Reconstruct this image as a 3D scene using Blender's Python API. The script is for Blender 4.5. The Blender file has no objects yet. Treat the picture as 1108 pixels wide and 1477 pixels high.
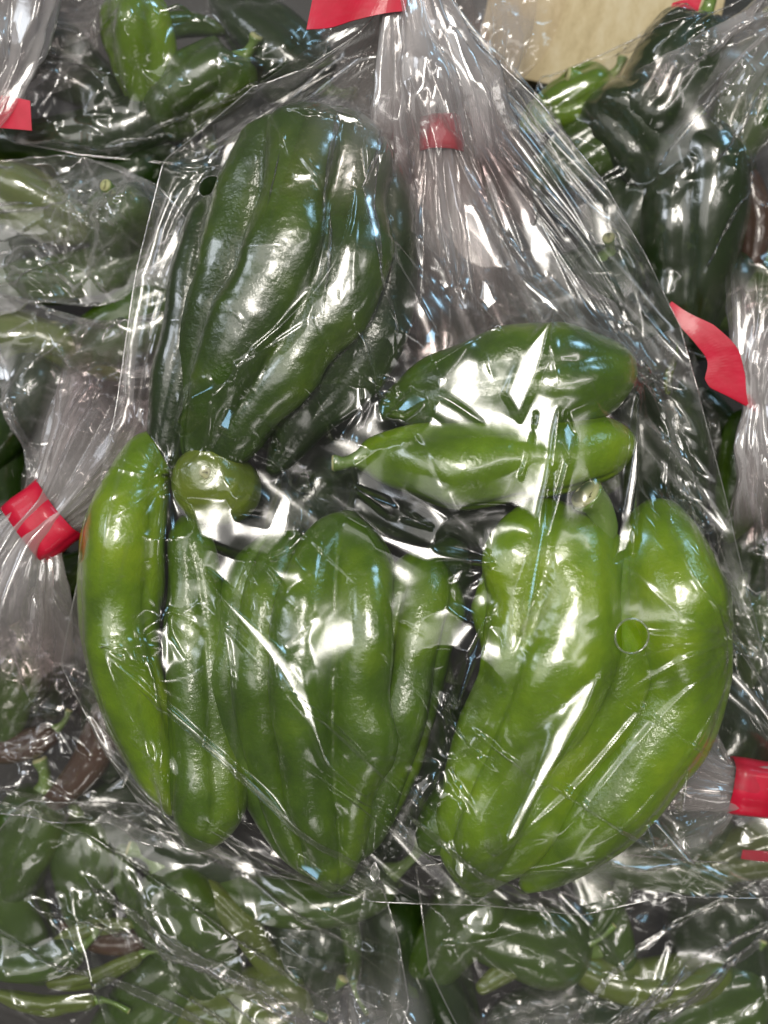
import bpy, math, random
import numpy as np
from mathutils import Vector
from mathutils.bvhtree import BVHTree

# ------------------------------------------------------------------ camera, world, lamps
S = 0.00027                     # metres per unit; one unit = one photo pixel at z = 0
D = 1584.0                      # camera height above z = 0, in units
CX, CY = 554.0, 738.5
scene = bpy.context.scene
cam_d = bpy.data.cameras.new("camera"); cam = bpy.data.objects.new("camera", cam_d)
scene.collection.objects.link(cam); scene.camera = cam
cam.location = (0, 0, D * S)
cam_d.sensor_fit = 'VERTICAL'; cam_d.sensor_height = 24
cam_d.angle_y = 2 * math.atan(738.5 / D)
cam_d.clip_start = 0.01; cam_d.clip_end = 50
cam_d.dof.use_dof = True; cam_d.dof.focus_distance = (D - 15) * S; cam_d.dof.aperture_fstop = 2.5

world = bpy.data.worlds.new("World"); scene.world = world; world.use_nodes = True
wn = world.node_tree; bg = wn.nodes['Background']
bg.inputs['Color'].default_value = (1.0, 0.95, 0.92, 1); bg.inputs['Strength'].default_value = 0.065

def area(name, loc, target, sx, sy, radiance, col):
    l = bpy.data.lights.new(name, 'AREA'); l.shape = 'RECTANGLE'; l.size = sx; l.size_y = sy
    l.energy = radiance * math.pi * sx * sy; l.color = col
    o = bpy.data.objects.new(name, l); scene.collection.objects.link(o)
    o.location = loc
    o.rotation_euler = (Vector(target) - Vector(loc)).to_track_quat('-Z', 'Y').to_euler()
    return o
LAMPS = [  # name, place, size x, size y, radiance, colour
    ("ceiling_lamp", (-0.12, 0.55, 2.1), 0.40, 0.58, 23, (1.0, 0.95, 0.87)),
    ("ceiling_lamp", (0.85, 0.30, 2.1), 0.12, 1.2, 8, (1.0, 0.95, 0.9)),
    ("window_light", (-1.9, 0.9, 1.6), 0.5, 0.9, 5.0, (0.86, 0.92, 1.0)),
    ("blue_sky_window", (1.5, 1.9, 1.2), 0.6, 0.45, 9, (0.42, 0.74, 1.0)),
    ("veil_fill_panel", (-0.95, 0.25, 2.3), 1.2, 1.5, 1.3, (1.0, 0.97, 0.93)),  # added fill panel, gives the film its soft milky reflections
    ("front_window_light", (0.3, -2.0, 1.5), 0.9, 0.3, 3.0, (1.0, 0.95, 0.9)),
]
for n, loc, sx, sy, rad, col in LAMPS:
    area(n, loc, (0, 0, 0), sx, sy, rad, col)
scene.view_settings.view_transform = 'Standard'; scene.view_settings.look = 'None'
scene.view_settings.exposure = 0.36; scene.view_settings.gamma = 1.0
scene.cycles.max_bounces = 10; scene.cycles.transparent_max_bounces = 40
scene.cycles.diffuse_bounces = 3; scene.cycles.glossy_bounces = 3; scene.cycles.transmission_bounces = 4
scene.cycles.caustics_reflective = False; scene.cycles.caustics_refractive = False
scene.cycles.sample_clamp_indirect = 3.0

rng = np.random.default_rng(7)
random.seed(7)

# ------------------------------------------------------------------ helpers
def W(px, py, z=0.0):
    """photo pixel and height (units) -> place in units"""
    k = (D - z) / D
    return np.array([(px - CX) * k, (CY - py) * k, z], float)

_T = rng.random(4096 * 2).astype(np.float64)
def vnoise(p):
    """smooth value noise in 3-D, p (n,3) -> (n,) in -1..1"""
    p = np.asarray(p, float); i = np.floor(p).astype(np.int64); f = p - i; f = f * f * (3 - 2 * f)
    out = 0
    for dx in (0, 1):
        wx = f[..., 0] if dx else 1 - f[..., 0]
        for dy in (0, 1):
            wy = f[..., 1] if dy else 1 - f[..., 1]
            for dz in (0, 1):
                wz = f[..., 2] if dz else 1 - f[..., 2]
                h = ((i[..., 0] + dx) * 73856093 ^ (i[..., 1] + dy) * 19349663 ^ (i[..., 2] + dz) * 83492791) & 8191
                out = out + wx * wy * wz * _T[h]
    return out * 2 - 1

def spline(P, n):
    """Catmull-Rom through the rows of P, n samples spaced evenly by length"""
    P = np.asarray(P, float); Q = np.vstack([2 * P[0] - P[1], P, 2 * P[-1] - P[-2]])
    out = []
    for i in range(1, len(Q) - 2):
        t = np.linspace(0, 1, 24, endpoint=False)[:, None]
        a, b, c, d = Q[i - 1], Q[i], Q[i + 1], Q[i + 2]
        out.append(0.5 * (2 * b + (c - a) * t + (2 * a - 5 * b + 4 * c - d) * t ** 2 + (3 * b - a - 3 * c + d) * t ** 3))
    out.append(P[-1:]); C = np.vstack(out)
    s = np.r_[0, np.cumsum(np.linalg.norm(np.diff(C[:, :3], axis=0), axis=1))]
    u = np.linspace(0, s[-1], n)
    return np.stack([np.interp(u, s, C[:, k]) for k in range(C.shape[1])], 1)

def polyl(P, n):
    P = np.asarray(P, float); s = np.r_[0, np.cumsum(np.linalg.norm(np.diff(P, axis=0), axis=1))]
    u = np.linspace(0, s[-1], n)
    return np.stack([np.interp(u, s, P[:, k]) for k in range(P.shape[1])], 1)

def mesh(name, V, F, mats, smooth=True):
    me = bpy.data.meshes.new(name)
    V = np.asarray(V, np.float32) * S; F = np.asarray(F, np.int32)
    k = F.shape[1]
    me.vertices.add(len(V)); me.vertices.foreach_set('co', V.ravel())
    me.loops.add(F.size); me.loops.foreach_set('vertex_index', F.ravel())
    me.polygons.add(len(F)); me.polygons.foreach_set('loop_start', np.arange(0, F.size, k, dtype=np.int32))
    me.polygons.foreach_set('use_smooth', np.full(len(F), smooth))
    me.update(calc_edges=True); me.validate()
    me.materials.append(mats)
    return me

def obj(name, me, parent=None, label=None, cat=None, group=None, kind=None):
    o = bpy.data.objects.new(name, me); scene.collection.objects.link(o)
    if parent is not None: o.parent = parent; o.matrix_parent_inverse = parent.matrix_world.inverted() if False else o.matrix_parent_inverse
    if label: o['label'] = label
    if cat: o['category'] = cat
    if group: o['group'] = group
    if kind: o['kind'] = kind
    return o

def gridfaces(nr, nc, wrap=False):
    i, j = np.meshgrid(np.arange(nr - 1), np.arange(nc if wrap else nc - 1), indexing='ij')
    a = i * nc + j; b = i * nc + (j + 1) % nc
    return np.stack([a, b, b + nc, a + nc], -1).reshape(-1, 4)

# ------------------------------------------------------------------ materials
def newmat(name):
    m = bpy.data.materials.new(name); m.use_nodes = True
    return m, m.node_tree.nodes, m.node_tree.links, m.node_tree.nodes['Principled BSDF']

def ramp(N, L, src, stops):
    r = N.new('ShaderNodeValToRGB'); L.new(src, r.inputs[0])
    e = r.color_ramp.elements
    while len(e) < len(stops): e.new(0.5)
    for k, (p, c) in enumerate(stops): e[k].position = p; e[k].color = (*c, 1)
    return r.outputs[0]

def noise(N, L, scale, detail=3, vec=None, rough=0.5):
    n = N.new('ShaderNodeTexNoise'); n.inputs['Scale'].default_value = scale
    n.inputs['Detail'].default_value = detail; n.inputs['Roughness'].default_value = rough
    if vec is not None: L.new(vec, n.inputs['Vector'])
    return n.outputs[0]

def pepper_mat(name, dark, mid, light, bump=0.5, rough=0.36):
    m, N, L, B = newmat(name)
    tc = N.new('ShaderNodeTexCoord').outputs['Object']
    c = ramp(N, L, noise(N, L, 26, 4, tc, 0.55), [(0.28, dark), (0.52, mid), (0.78, light)])
    # small pale flecks in the skin
    fl = ramp(N, L, noise(N, L, 900, 2, tc), [(0.60, (0, 0, 0)), (0.74, (1, 1, 1))])
    mx = N.new('ShaderNodeMix'); mx.data_type = 'RGBA'; mx.blend_type = 'ADD'
    ml = N.new('ShaderNodeMath'); ml.operation = 'MULTIPLY'; ml.inputs[1].default_value = 0.035; L.new(fl, ml.inputs[0])
    L.new(ml.outputs[0], mx.inputs[0]); L.new(c, mx.inputs[6]); mx.inputs[7].default_value = (0.6, 0.8, 0.2, 1)
    L.new(mx.outputs[2], B.inputs['Base Color'])
    B.inputs['Roughness'].default_value = rough; B.inputs['IOR'].default_value = 1.45
    B.inputs['Subsurface Weight'].default_value = 0.12
    B.inputs['Subsurface Radius'].default_value = (0.3, 0.6, 0.08); B.inputs['Subsurface Scale'].default_value = 0.006
    B.inputs['Coat Weight'].default_value = 0.8; B.inputs['Coat Roughness'].default_value = 0.10; B.inputs['Coat IOR'].default_value = 1.6
    mp = N.new('ShaderNodeMapping'); L.new(tc, mp.inputs[0]); mp.inputs['Scale'].default_value = (1, 1, 1)
    n1 = noise(N, L, 520, 3, mp.outputs[0], 0.6); n2 = noise(N, L, 95, 2, mp.outputs[0])
    ad = N.new('ShaderNodeMath'); ad.operation = 'MULTIPLY_ADD'; L.new(n2, ad.inputs[0]); ad.inputs[1].default_value = 1.8; L.new(n1, ad.inputs[2])
    bp = N.new('ShaderNodeBump'); bp.inputs['Strength'].default_value = bump; bp.inputs['Distance'].default_value = 0.00042
    L.new(ad.outputs[0], bp.inputs['Height']); L.new(bp.outputs[0], B.inputs['Normal']); L.new(bp.outputs[0], B.inputs['Coat Normal'])
    return m

M_GREEN = pepper_mat('pepper_skin_green', (0.020, 0.056, 0.001), (0.080, 0.165, 0.002), (0.21, 0.34, 0.006), 0.7)
M_BRIGHT = pepper_mat('pepper_skin_bright', (0.052, 0.115, 0.001), (0.175, 0.31, 0.002), (0.37, 0.52, 0.008), 0.7)
M_DEEP = pepper_mat('pepper_skin_deep_green', (0.012, 0.036, 0.001), (0.040, 0.090, 0.002), (0.12, 0.20, 0.005), 0.7)
M_DARK = pepper_mat('pepper_skin_dark', (0.007, 0.018, 0.001), (0.016, 0.042, 0.003), (0.040, 0.08, 0.006), 0.6)  # dark green skin; on the deep peppers it also paints in shade
M_PALE = pepper_mat('pepper_skin_pale', (0.10, 0.15, 0.008), (0.20, 0.27, 0.02), (0.32, 0.40, 0.05), 0.6)
M_BACK = pepper_mat('pepper_skin_shade_dimmed', (0.016, 0.042, 0.002), (0.062, 0.125, 0.005), (0.17, 0.24, 0.014), 0.6)  # green skin darkened: shade on the peppers behind is painted in
M_BACKP = pepper_mat('pepper_skin_pale_shade_dimmed', (0.06, 0.10, 0.010), (0.15, 0.20, 0.022), (0.27, 0.32, 0.06), 0.6)  # pale skin darkened likewise, shade put into its colour
M_STEM = pepper_mat('stem_skin', (0.10, 0.18, 0.03), (0.20, 0.32, 0.06), (0.32, 0.42, 0.12), 0.8, 0.5)
M_CUT, N_, L_, B_ = newmat('cut_stem_end'); B_.inputs['Base Color'].default_value = (0.50, 0.50, 0.24, 1); B_.inputs['Roughness'].default_value = .7
M_BROWN = pepper_mat('dry_brown_skin', (0.04, 0.022, 0.012), (0.10, 0.05, 0.028), (0.18, 0.11, 0.06))

def film_mat(name, haze, rough=0.06, bump=0.06, f0=0.085, tint=(0.985, 0.98, 0.975), scale=120):
    m = bpy.data.materials.new(name); m.use_nodes = True; N = m.node_tree.nodes; L = m.node_tree.links
    N.clear(); out = N.new('ShaderNodeOutputMaterial')
    tc = N.new('ShaderNodeTexCoord').outputs['Object']
    n1 = noise(N, L, scale, 3, tc, 0.55)
    bp = N.new('ShaderNodeBump'); bp.inputs['Strength'].default_value = bump; bp.inputs['Distance'].default_value = 0.001
    L.new(n1, bp.inputs['Height'])
    geo = N.new('ShaderNodeNewGeometry')
    dt = N.new('ShaderNodeVectorMath'); dt.operation = 'DOT_PRODUCT'; L.new(geo.outputs['Incoming'], dt.inputs[0]); L.new(bp.outputs[0], dt.inputs[1])
    def mth(op, a, b=None):
        x = N.new('ShaderNodeMath'); x.operation = op
        for k, v in enumerate((a, b)):
            if v is None: continue
            if isinstance(v, (int, float)): x.inputs[k].default_value = v
            else: L.new(v, x.inputs[k])
        return x.outputs[0]
    ca = mth('MINIMUM', mth('ABSOLUTE', dt.outputs['Value']), 1.0)
    at = N.new('ShaderNodeAttribute'); at.attribute_name = 'layers'; ly = mth('ADD', at.outputs['Fac'], 1.0)   # folded film layers less one, plus pale crease lines painted in
    fr = mth('MULTIPLY', mth('ADD', mth('MULTIPLY', mth('POWER', mth('SUBTRACT', 1.0, ca), 4.0), 0.75), f0), mth('MINIMUM', ly, 1.6))
    hz = mth('MINIMUM', mth('DIVIDE', mth('MULTIPLY', haze, ly), mth('MAXIMUM', ca, 0.15)), 0.5)
    tr = N.new('ShaderNodeBsdfTransparent'); tr.inputs[0].default_value = (*tint, 1)
    gl = N.new('ShaderNodeBsdfAnisotropic'); gl.inputs['Roughness'].default_value = rough; gl.inputs['Color'].default_value = (1, 1, 1, 1)
    L.new(bp.outputs[0], gl.inputs['Normal'])
    df = N.new('ShaderNodeBsdfDiffuse'); df.inputs[0].default_value = (0.86, 0.83, 0.82, 1)
    tl = N.new('ShaderNodeBsdfTranslucent'); tl.inputs[0].default_value = (0.86, 0.83, 0.82, 1)
    dd = N.new('ShaderNodeMixShader'); dd.inputs[0].default_value = 0.4; L.new(df.outputs[0], dd.inputs[1]); L.new(tl.outputs[0], dd.inputs[2])
    a = N.new('ShaderNodeMixShader'); L.new(hz, a.inputs[0]); L.new(tr.outputs[0], a.inputs[1]); L.new(dd.outputs[0], a.inputs[2])
    b = N.new('ShaderNodeMixShader'); L.new(fr, b.inputs[0]); L.new(a.outputs[0], b.inputs[1]); L.new(gl.outputs[0], b.inputs[2])
    L.new(b.outputs[0], out.inputs[0])
    return m
M_FILM = film_mat('clear_film', 0.007, rough=0.19, f0=0.075)
M_FILM2 = film_mat('clear_film_behind', 0.028, rough=0.16)
M_FILM3 = film_mat('crumpled_film', 0.10, rough=0.12)
M_NECK = film_mat('gathered_film', 0.24, rough=0.11, bump=0.10, tint=(0.97, 0.95, 0.95), scale=140)
M_SEAM = film_mat('folded_film_edge', 0.14, rough=0.08, f0=0.2)

m, N, L, B = newmat('red_tape'); M_TAPE = m
tc = N.new('ShaderNodeTexCoord').outputs['Object']
L.new(ramp(N, L, noise(N, L, 90, 3, tc), [(0.3, (0.62, 0.003, 0.030)), (0.7, (0.76, 0.006, 0.050))]), B.inputs['Base Color'])
B.inputs['Roughness'].default_value = 0.5; B.inputs['Coat Weight'].default_value = 0.25; B.inputs['Coat Roughness'].default_value = .1
bp = N.new('ShaderNodeBump'); bp.inputs['Strength'].default_value = 0.35; bp.inputs['Distance'].default_value = 0.001
L.new(noise(N, L, 160, 2, tc), bp.inputs['Height']); L.new(bp.outputs[0], B.inputs['Normal'])
m, N, L, B = newmat('tape_edge_white'); M_TEDGE = m; B.inputs['Base Color'].default_value = (0.8, 0.55, 0.6, 1)

m, N, L, B = newmat('tan_board'); M_BOARD = m
tc = N.new('ShaderNodeTexCoord').outputs['Object']; mp = N.new('ShaderNodeMapping'); L.new(tc, mp.inputs[0]); mp.inputs['Scale'].default_value = (2.2, 1, 1)
a = noise(N, L, 70, 6, mp.outputs[0], 0.7)
L.new(ramp(N, L, a, [(0.25, (0.50, 0.38, 0.19)), (0.5, (0.68, 0.55, 0.31)), (0.75, (0.80, 0.69, 0.46))]), B.inputs['Base Color'])
B.inputs['Roughness'].default_value = 0.6
bp = N.new('ShaderNodeBump'); bp.inputs['Strength'].default_value = 0.3; bp.inputs['Distance'].default_value = 0.001; L.new(a, bp.inputs['Height']); L.new(bp.outputs[0], B.inputs['Normal'])

# ------------------------------------------------------------------ peppers
def sweep(P, seg, lobes=0, depth=0.0, phase=0.0, crinkle=0.0, seed=0, squash=1.0, rings=None):
    """P rows: x, y, z, r in units. Returns V, F of a closed tapered body."""
    P = np.asarray(P, float)
    n = rings or max(14, int(len(P) * 12))
    C = spline(P, n); R = np.maximum(C[:, 3], 0.5); C = C[:, :3]
    # rounded ends
    T = np.gradient(C, axis=0); T /= np.linalg.norm(T, axis=1)[:, None]
    up = np.array([0, 0, 1.0])
    if abs(T[0] @ up) > 0.95: up = np.array([1.0, 0, 0])
    A = []; a = up - T[0] * (up @ T[0]); a /= np.linalg.norm(a)
    for t in T:
        a = a - t * (a @ t); a /= np.linalg.norm(a); A.append(a)
    A = np.array(A); Bn = np.cross(T, A)
    th = np.linspace(0, 2 * math.pi, seg, endpoint=False)
    v = np.linspace(0, 1, n)
    r = R[:, None] * np.ones(seg)[None]
    if lobes:
        tw = phase + 0.5 * np.sin(v * 3 + seed) * 0.5
        g = np.abs(np.sin((th[None] * lobes + tw[:, None] * lobes) / 2)) ** 0.6      # sharp valleys, round lobes
        am = depth * np.clip(np.sin(v * math.pi) * 1.5, 0.35, 1)[:, None]
        r = r * (1 - am + am * 1.35 * g)
    V = C[:, None] + r[..., None] * (np.cos(th)[None, :, None] * A[:, None] * squash + np.sin(th)[None, :, None] * Bn[:, None])
    if crinkle:
        s0 = seed * 13.7
        d = (vnoise(V / 85 + s0) * 0.18 + vnoise(V / 26 + s0 + 5) * 0.012 + vnoise(V / 9 + s0 + 9) * 0.006) * crinkle
        V = V + (V - C[:, None]) * d[..., None]
    V = V.reshape(-1, 3); F = gridfaces(n, seg, True)
    c0 = C[0]; c1 = C[-1]
    V = np.vstack([V, c0[None], c1[None]])
    a0 = len(V) - 2; a1 = len(V) - 1; j = np.arange(seg); jn = (j + 1) % seg; b = (n - 1) * seg
    caps = np.vstack([np.stack([jn, j, np.full(seg, a0), np.full(seg, a0)], 1), np.stack([b + j, b + jn, np.full(seg, a1), np.full(seg, a1)], 1)])
    return V, F, caps

def tri(F, caps):
    T = np.vstack([F[:, [0, 1, 2]], F[:, [0, 2, 3]], caps[:, :3]])
    return T

COLL = []   # (verts, tris) of peppers of the bag being filled
def pepper(P, mat, label, lobes=3, depth=0.12, phase=0.0, crinkle=1.0, seed=0, squash=1.0, seg=64, rings=None, stem=None, stem_r=14,
           group=None, cat='pepper', name='green_pepper', z_units=True, cutcol=None):
    Q = np.array([[*W(x, y, z), r * (D - z) / D] for x, y, z, r in P])
    base = Q[:, :3].mean(0)
    V, F, caps = sweep(Q, seg, lobes, depth, phase, crinkle, seed, squash, rings)
    root = bpy.data.objects.new(name, None); scene.collection.objects.link(root)
    root.location = base * S
    root['label'] = label; root['category'] = cat
    if group: root['group'] = group
    me = mesh('pepper_body', V - base, tri(F, caps), mat)
    o = obj('body', me, root)
    COLL.append((V, tri(F, caps)))
    if stem:
        Q = np.array([[*W(x, y, z), stem_r * k] for (x, y, z), k in zip(stem, np.interp(np.linspace(0, 1, len(stem)), [0, .25, .7, 1], [2.1, 1.05, 0.85, 1.15]))])
        V, F, caps = sweep(Q, 20, 5, 0.12, 0, 0.5, seed + 3, 1, 22)
        st = obj('stem', mesh('stem', V - base, tri(F, caps), M_STEM), root)
        COLL.append((V, tri(F, caps)))
        # cut end: a pale disc with a sunken middle
        t = Q[-1, :3] - Q[-2, :3]; t /= np.linalg.norm(t)
        R = Q[-1, 3] * 1.0; e = Q[-1, :3]
        V, F, caps = sweep(np.array([[*(e - t * .5), R * .95], [*(e + t * R * .25), R * .85], [*(e + t * R * .22), R * .5], [*(e + t * R * .05), R * .25]]), 18, 0, 0, rings=8)
        obj('cut_end', mesh('cut_end', V - base, tri(F, caps), M_CUT), st)
    return root

# ------------------------------------------------------------------ film: drape, then position-based cloth
def heightmap(coll, floor, close=0, dents=()):
    V = []; T = []; k = 0
    for v, t in coll: V.append(v); T.append(t + k); k += len(v)
    if not V: return lambda x, y: np.full(np.shape(x), floor)
    V = np.vstack(V); T = np.vstack(T)
    x0, y0 = V[:, 0].min() - 10, V[:, 1].min() - 10; x1, y1 = V[:, 0].max() + 10, V[:, 1].max() + 10
    step = 5.0; nx = int((x1 - x0) / step) + 2; ny = int((y1 - y0) / step) + 2
    bvh = BVHTree.FromPolygons(V.tolist(), T.tolist())
    H = np.full((ny, nx), floor, float); dn = Vector((0, 0, -1))
    for j in range(ny):
        for i in range(nx):
            h = bvh.ray_cast(Vector((x0 + i * step, y0 + j * step, 2000)), dn)
            if h[0] is not None: H[j, i] = max(floor, h[0].z)
    if close:      # film stands off the gaps: bridge hollows narrower than `close`
        k = int(close / step); A = np.pad(H, k + 2, mode='edge')
        def flt(A, fn, k):
            offs = [o for o in range(-k, k + 1)]
            B = A.copy()
            for o in offs: B = fn(B, np.roll(A, o, 0))
            C_ = B.copy()
            for o in offs: C_ = fn(C_, np.roll(B, o, 1))
            return C_
        Bc_ = flt(flt(A, np.maximum, k), np.minimum, k)
        for _ in range(60): Bc_[1:-1, 1:-1] = (Bc_[:-2, 1:-1] + Bc_[2:, 1:-1] + Bc_[1:-1, :-2] + Bc_[1:-1, 2:] + Bc_[1:-1, 1:-1]) / 5
        Bc_ = Bc_[k + 2:-k - 2, k + 2:-k - 2]
        gx, gy = np.meshgrid(x0 + np.arange(nx) * step, y0 + np.arange(ny) * step)
        edge = np.clip(np.minimum(np.minimum(gx - x0, x1 - gx), np.minimum(gy - y0, y1 - gy)) / 40, 0, 1)
        Bc_ = H + np.maximum(Bc_ - H, 0) * edge
        for (dx_, dy_) in dents:
            q = np.clip(1 - np.hypot(gx - dx_, gy - dy_) / 85, 0, 1) ** 0.8
            Bc_ = np.maximum(H, Bc_ - q * 60)
        H = np.maximum(H, Bc_)
    def f(x, y):
        u = np.clip((x - x0) / step, 0, nx - 1.001); w = np.clip((y - y0) / step, 0, ny - 1.001)
        i = u.astype(int); j = w.astype(int); a = u - i; b = w - j
        h = (H[j, i] * (1 - a) + H[j, i + 1] * a) * (1 - b) + (H[j + 1, i] * (1 - a) + H[j + 1, i + 1] * a) * b
        out = (x < x0) | (x > x1) | (y < y0) | (y > y1)
        return np.where(out, floor, h)
    return f

def coons(Lc, Rc, Tc, Bc, nr, nc):
    Lp = polyl(Lc, nr); Rp = polyl(Rc, nr); Tp = polyl(Tc, nc); Bp = polyl(Bc, nc)
    u = np.linspace(0, 1, nc)[None, :, None]; v = np.linspace(0, 1, nr)[:, None, None]
    return (1 - u) * Lp[:, None] + u * Rp[:, None] + (1 - v) * Tp[None] + v * Bp[None] - \
        ((1 - u) * (1 - v) * Lp[0] + u * (1 - v) * Rp[0] + (1 - u) * v * Lp[-1] + u * v * Rp[-1])

def up2(A):
    nr, nc = A.shape[:2]
    B = np.empty((nr * 2 - 1, nc * 2 - 1) + A.shape[2:], A.dtype)
    B[::2, ::2] = A; B[1::2, ::2] = (A[1:] + A[:-1]) / 2; B[:, 1::2] = (B[:, 2::2] + B[:, :-2:2]) / 2
    return B

def solve(X, rh, rv, w, H, eps, iters, grav, side=1, bend=0.25, damp=0.96):
    """inextensible sheet: X (r,c,3); rh, rv rest lengths; w 0 = fixed"""
    X = X.astype(np.float32); Xp = X.copy(); w = w.astype(np.float32)[..., None]
    rd = np.sqrt(((rh[:-1] + rh[1:]) / 2) ** 2 + ((rv[:, :-1] + rv[:, 1:]) / 2) ** 2)
    rh = rh.astype(np.float32); rv = rv.astype(np.float32); rd = rd.astype(np.float32)
    nr, nc = X.shape[:2]
    jobs = []
    def add(sa, sb, rest, k, mode=0):
        jobs.append((sa, sb, rest, k, mode))
    s_ = slice
    for p in (0, 1):
        n = (nc - 1 - p + 1) // 2
        add((s_(None), s_(p, p + 2 * n - 1, 2)), (s_(None), s_(p + 1, p + 2 * n, 2)), rh[:, p::2][:, :n], 1.0)
        n2 = (nr - 1 - p + 1) // 2
        add((s_(p, p + 2 * n2 - 1, 2),), (s_(p + 1, p + 2 * n2, 2),), rv[p::2][:n2], 1.0)
        add((s_(p, p + 2 * n2 - 1, 2), s_(0, nc - 1)), (s_(p + 1, p + 2 * n2, 2), s_(1, nc)), rd[p::2][:n2], 0.5)
        add((s_(p, p + 2 * n2 - 1, 2), s_(1, nc)), (s_(p + 1, p + 2 * n2, 2), s_(0, nc - 1)), rd[p::2][:n2], 0.5)
    for it in range(iters):
        Vv = (X - Xp) * damp; Xp = X.copy()
        Vv = np.clip(Vv, -2, 2)
        Vv[..., 2] -= grav
        X += Vv * (w > 0)
        for rep in range(2):
            for sa, sb, rest, k, mode in jobs:
                a = X[sa]; b = X[sb]; d = b - a
                l = np.sqrt((d * d).sum(-1)) + 1e-6
                wa = w[sa]; wb = w[sb]
                c = (k * (l - rest) / l)[..., None] * d / (wa + wb + 1e-6)
                a += c * wa; b -= c * wb          # views: in place
            if bend:   # pull each vertex towards the middle of its neighbours
                mid = (X[:, :-2] + X[:, 2:]) / 2 - X[:, 1:-1]; X[:, 1:-1] += mid * bend * 0.35 * (w[:, 1:-1] > 0)
                mid = (X[:-2] + X[2:]) / 2 - X[1:-1]; X[1:-1] += mid * bend * 0.35 * (w[1:-1] > 0)
        h = H(X[..., 0], X[..., 1]).astype(np.float32) + eps
        z = X[..., 2]
        if side > 0: hit = (z < h) & (w[..., 0] > 0)
        else: hit = (z > h) & (w[..., 0] > 0)
        X[..., 2] = np.where(hit, h, z)
        Xp = np.where(hit[..., None], X * 0.5 + Xp * 0.5, Xp)
    return X

def drape(X, fixed, H, eps, iters=400, sag=0.0):
    z = X[..., 2].copy(); h = H(X[..., 0], X[..., 1]) + eps
    for _ in range(iters):
        zz = z.copy()
        zz[1:-1, 1:-1] = (z[:-2, 1:-1] + z[2:, 1:-1] + z[1:-1, :-2] + z[1:-1, 2:]) / 4 - sag
        zz = np.maximum(zz, h)
        zz[fixed] = X[..., 2][fixed]
        z = zz
    return z

def film(Lc, Rc, Tc, Bc, H, nr, nc, neck_ratio=1.8, folds=20, slack=1.03, fold_reach=0.45, dimples=(), seed=0, eps=2.0,
         levels=(300, 120), grav=0.25, free_bottom=False, neck_amp=1.0, seed_amp=3.0, pin_sides=True, bend=0.25, sag=0.02):
    """outline curves: rows x, y, z in units (already placed). Returns vertices (r,c,3)"""
    X = coons(Lc, Rc, Tc, Bc, nr, nc)
    fixed = np.zeros((nr, nc), bool); fixed[0] = True
    if pin_sides: fixed[:, 0] = fixed[:, -1] = True
    if not free_bottom: fixed[-1] = True
    for (x, y, dz) in dimples:
        k = np.argmin(((X[..., 0] - x) ** 2 + (X[..., 1] - y) ** 2).ravel()); j, i = divmod(k, nc)
        hh = float(H(np.array([X[j, i, 0]]), np.array([X[j, i, 1]]))[0])
        X[j, i, 2] = hh + eps + dz; fixed[j, i] = True
    zi = drape(X, fixed, H, eps, 600 if nr > 60 else 300, sag)
    X[..., 2] = zi
    rh = np.linalg.norm(X[:, 1:] - X[:, :-1], axis=-1); rv = np.linalg.norm(X[1:] - X[:-1], axis=-1)
    v = np.linspace(0, 1, nr)[:, None]; u = np.linspace(0, 1, nc)[None]
    k = np.clip(1 - v / fold_reach, 0, 1) ** 1.3
    nz = vnoise(np.stack(np.broadcast_arrays(u * 9 + seed, v * 11, 0 * u * v), -1))
    rh = rh * (slack + (neck_ratio - slack) * k) * (1 + 0.012 * nz[:, 1:]); rv = rv * slack
    r = np.random.default_rng(seed + 100)
    f = np.zeros(nc)
    for q in range(4):
        nf = folds * (0.5 + 0.45 * q); f += np.sin(u[0] * nf * 2 * math.pi + r.random() * 6 + 1.5 * np.sin(u[0] * 9 + r.random() * 6)) / (1 + 0.7 * q)
    wid = np.linalg.norm(X[:, -1] - X[:, 0], axis=-1)[:, None]
    amp = (0.30 * k * wid / folds * neck_amp)
    X[..., 2] += amp * f[None] * (u > 0.01) * (u < 0.99)
    X[..., 2] += np.where(fixed, 0, seed_amp * vnoise(np.stack(np.broadcast_arrays(u * nc / 6 + seed, v * nr / 6, 0 * u * v + 3), -1)))
    w = np.where(fixed, 0.0, 1.0)
    if pin_sides:        # sides slide a little: soft pins
        w[1:-1, 0] = w[1:-1, -1] = 0.0
    X = solve(X, rh, rv, w, H, eps, levels[0], grav, bend=bend)
    for it in levels[1:]:
        X = up2(X); nr, nc = X.shape[:2]
        rh = np.repeat(up1(rh), 2, axis=1) / 2; rv = np.repeat(up1c(rv), 2, axis=0) / 2
        w2 = np.ones((nr, nc)); w2[::2, ::2] = w
        w2[0] = 0
        if not free_bottom: w2[-1] = 0
        if pin_sides: w2[1:-1, 0] = w2[1:-1, -1] = 0.0
        w = w2
        X = X + np.where(w > 0.5, 0.5, 0)[..., None] * np.random.default_rng(seed + nr).normal(size=X.shape) * np.array([0, 0, 1])
        X = solve(X, rh, rv, w, H, eps, it, grav, bend=bend * 0.6)
    return X.astype(float)

def up1(A):   # double the rows
    B = np.empty((A.shape[0] * 2 - 1, A.shape[1])); B[::2] = A; B[1::2] = (A[1:] + A[:-1]) / 2; return B
def up1c(A):  # double the columns
    B = np.empty((A.shape[0], A.shape[1] * 2 - 1)); B[:, ::2] = A; B[:, 1::2] = (A[:, 1:] + A[:, :-1]) / 2; return B

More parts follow.
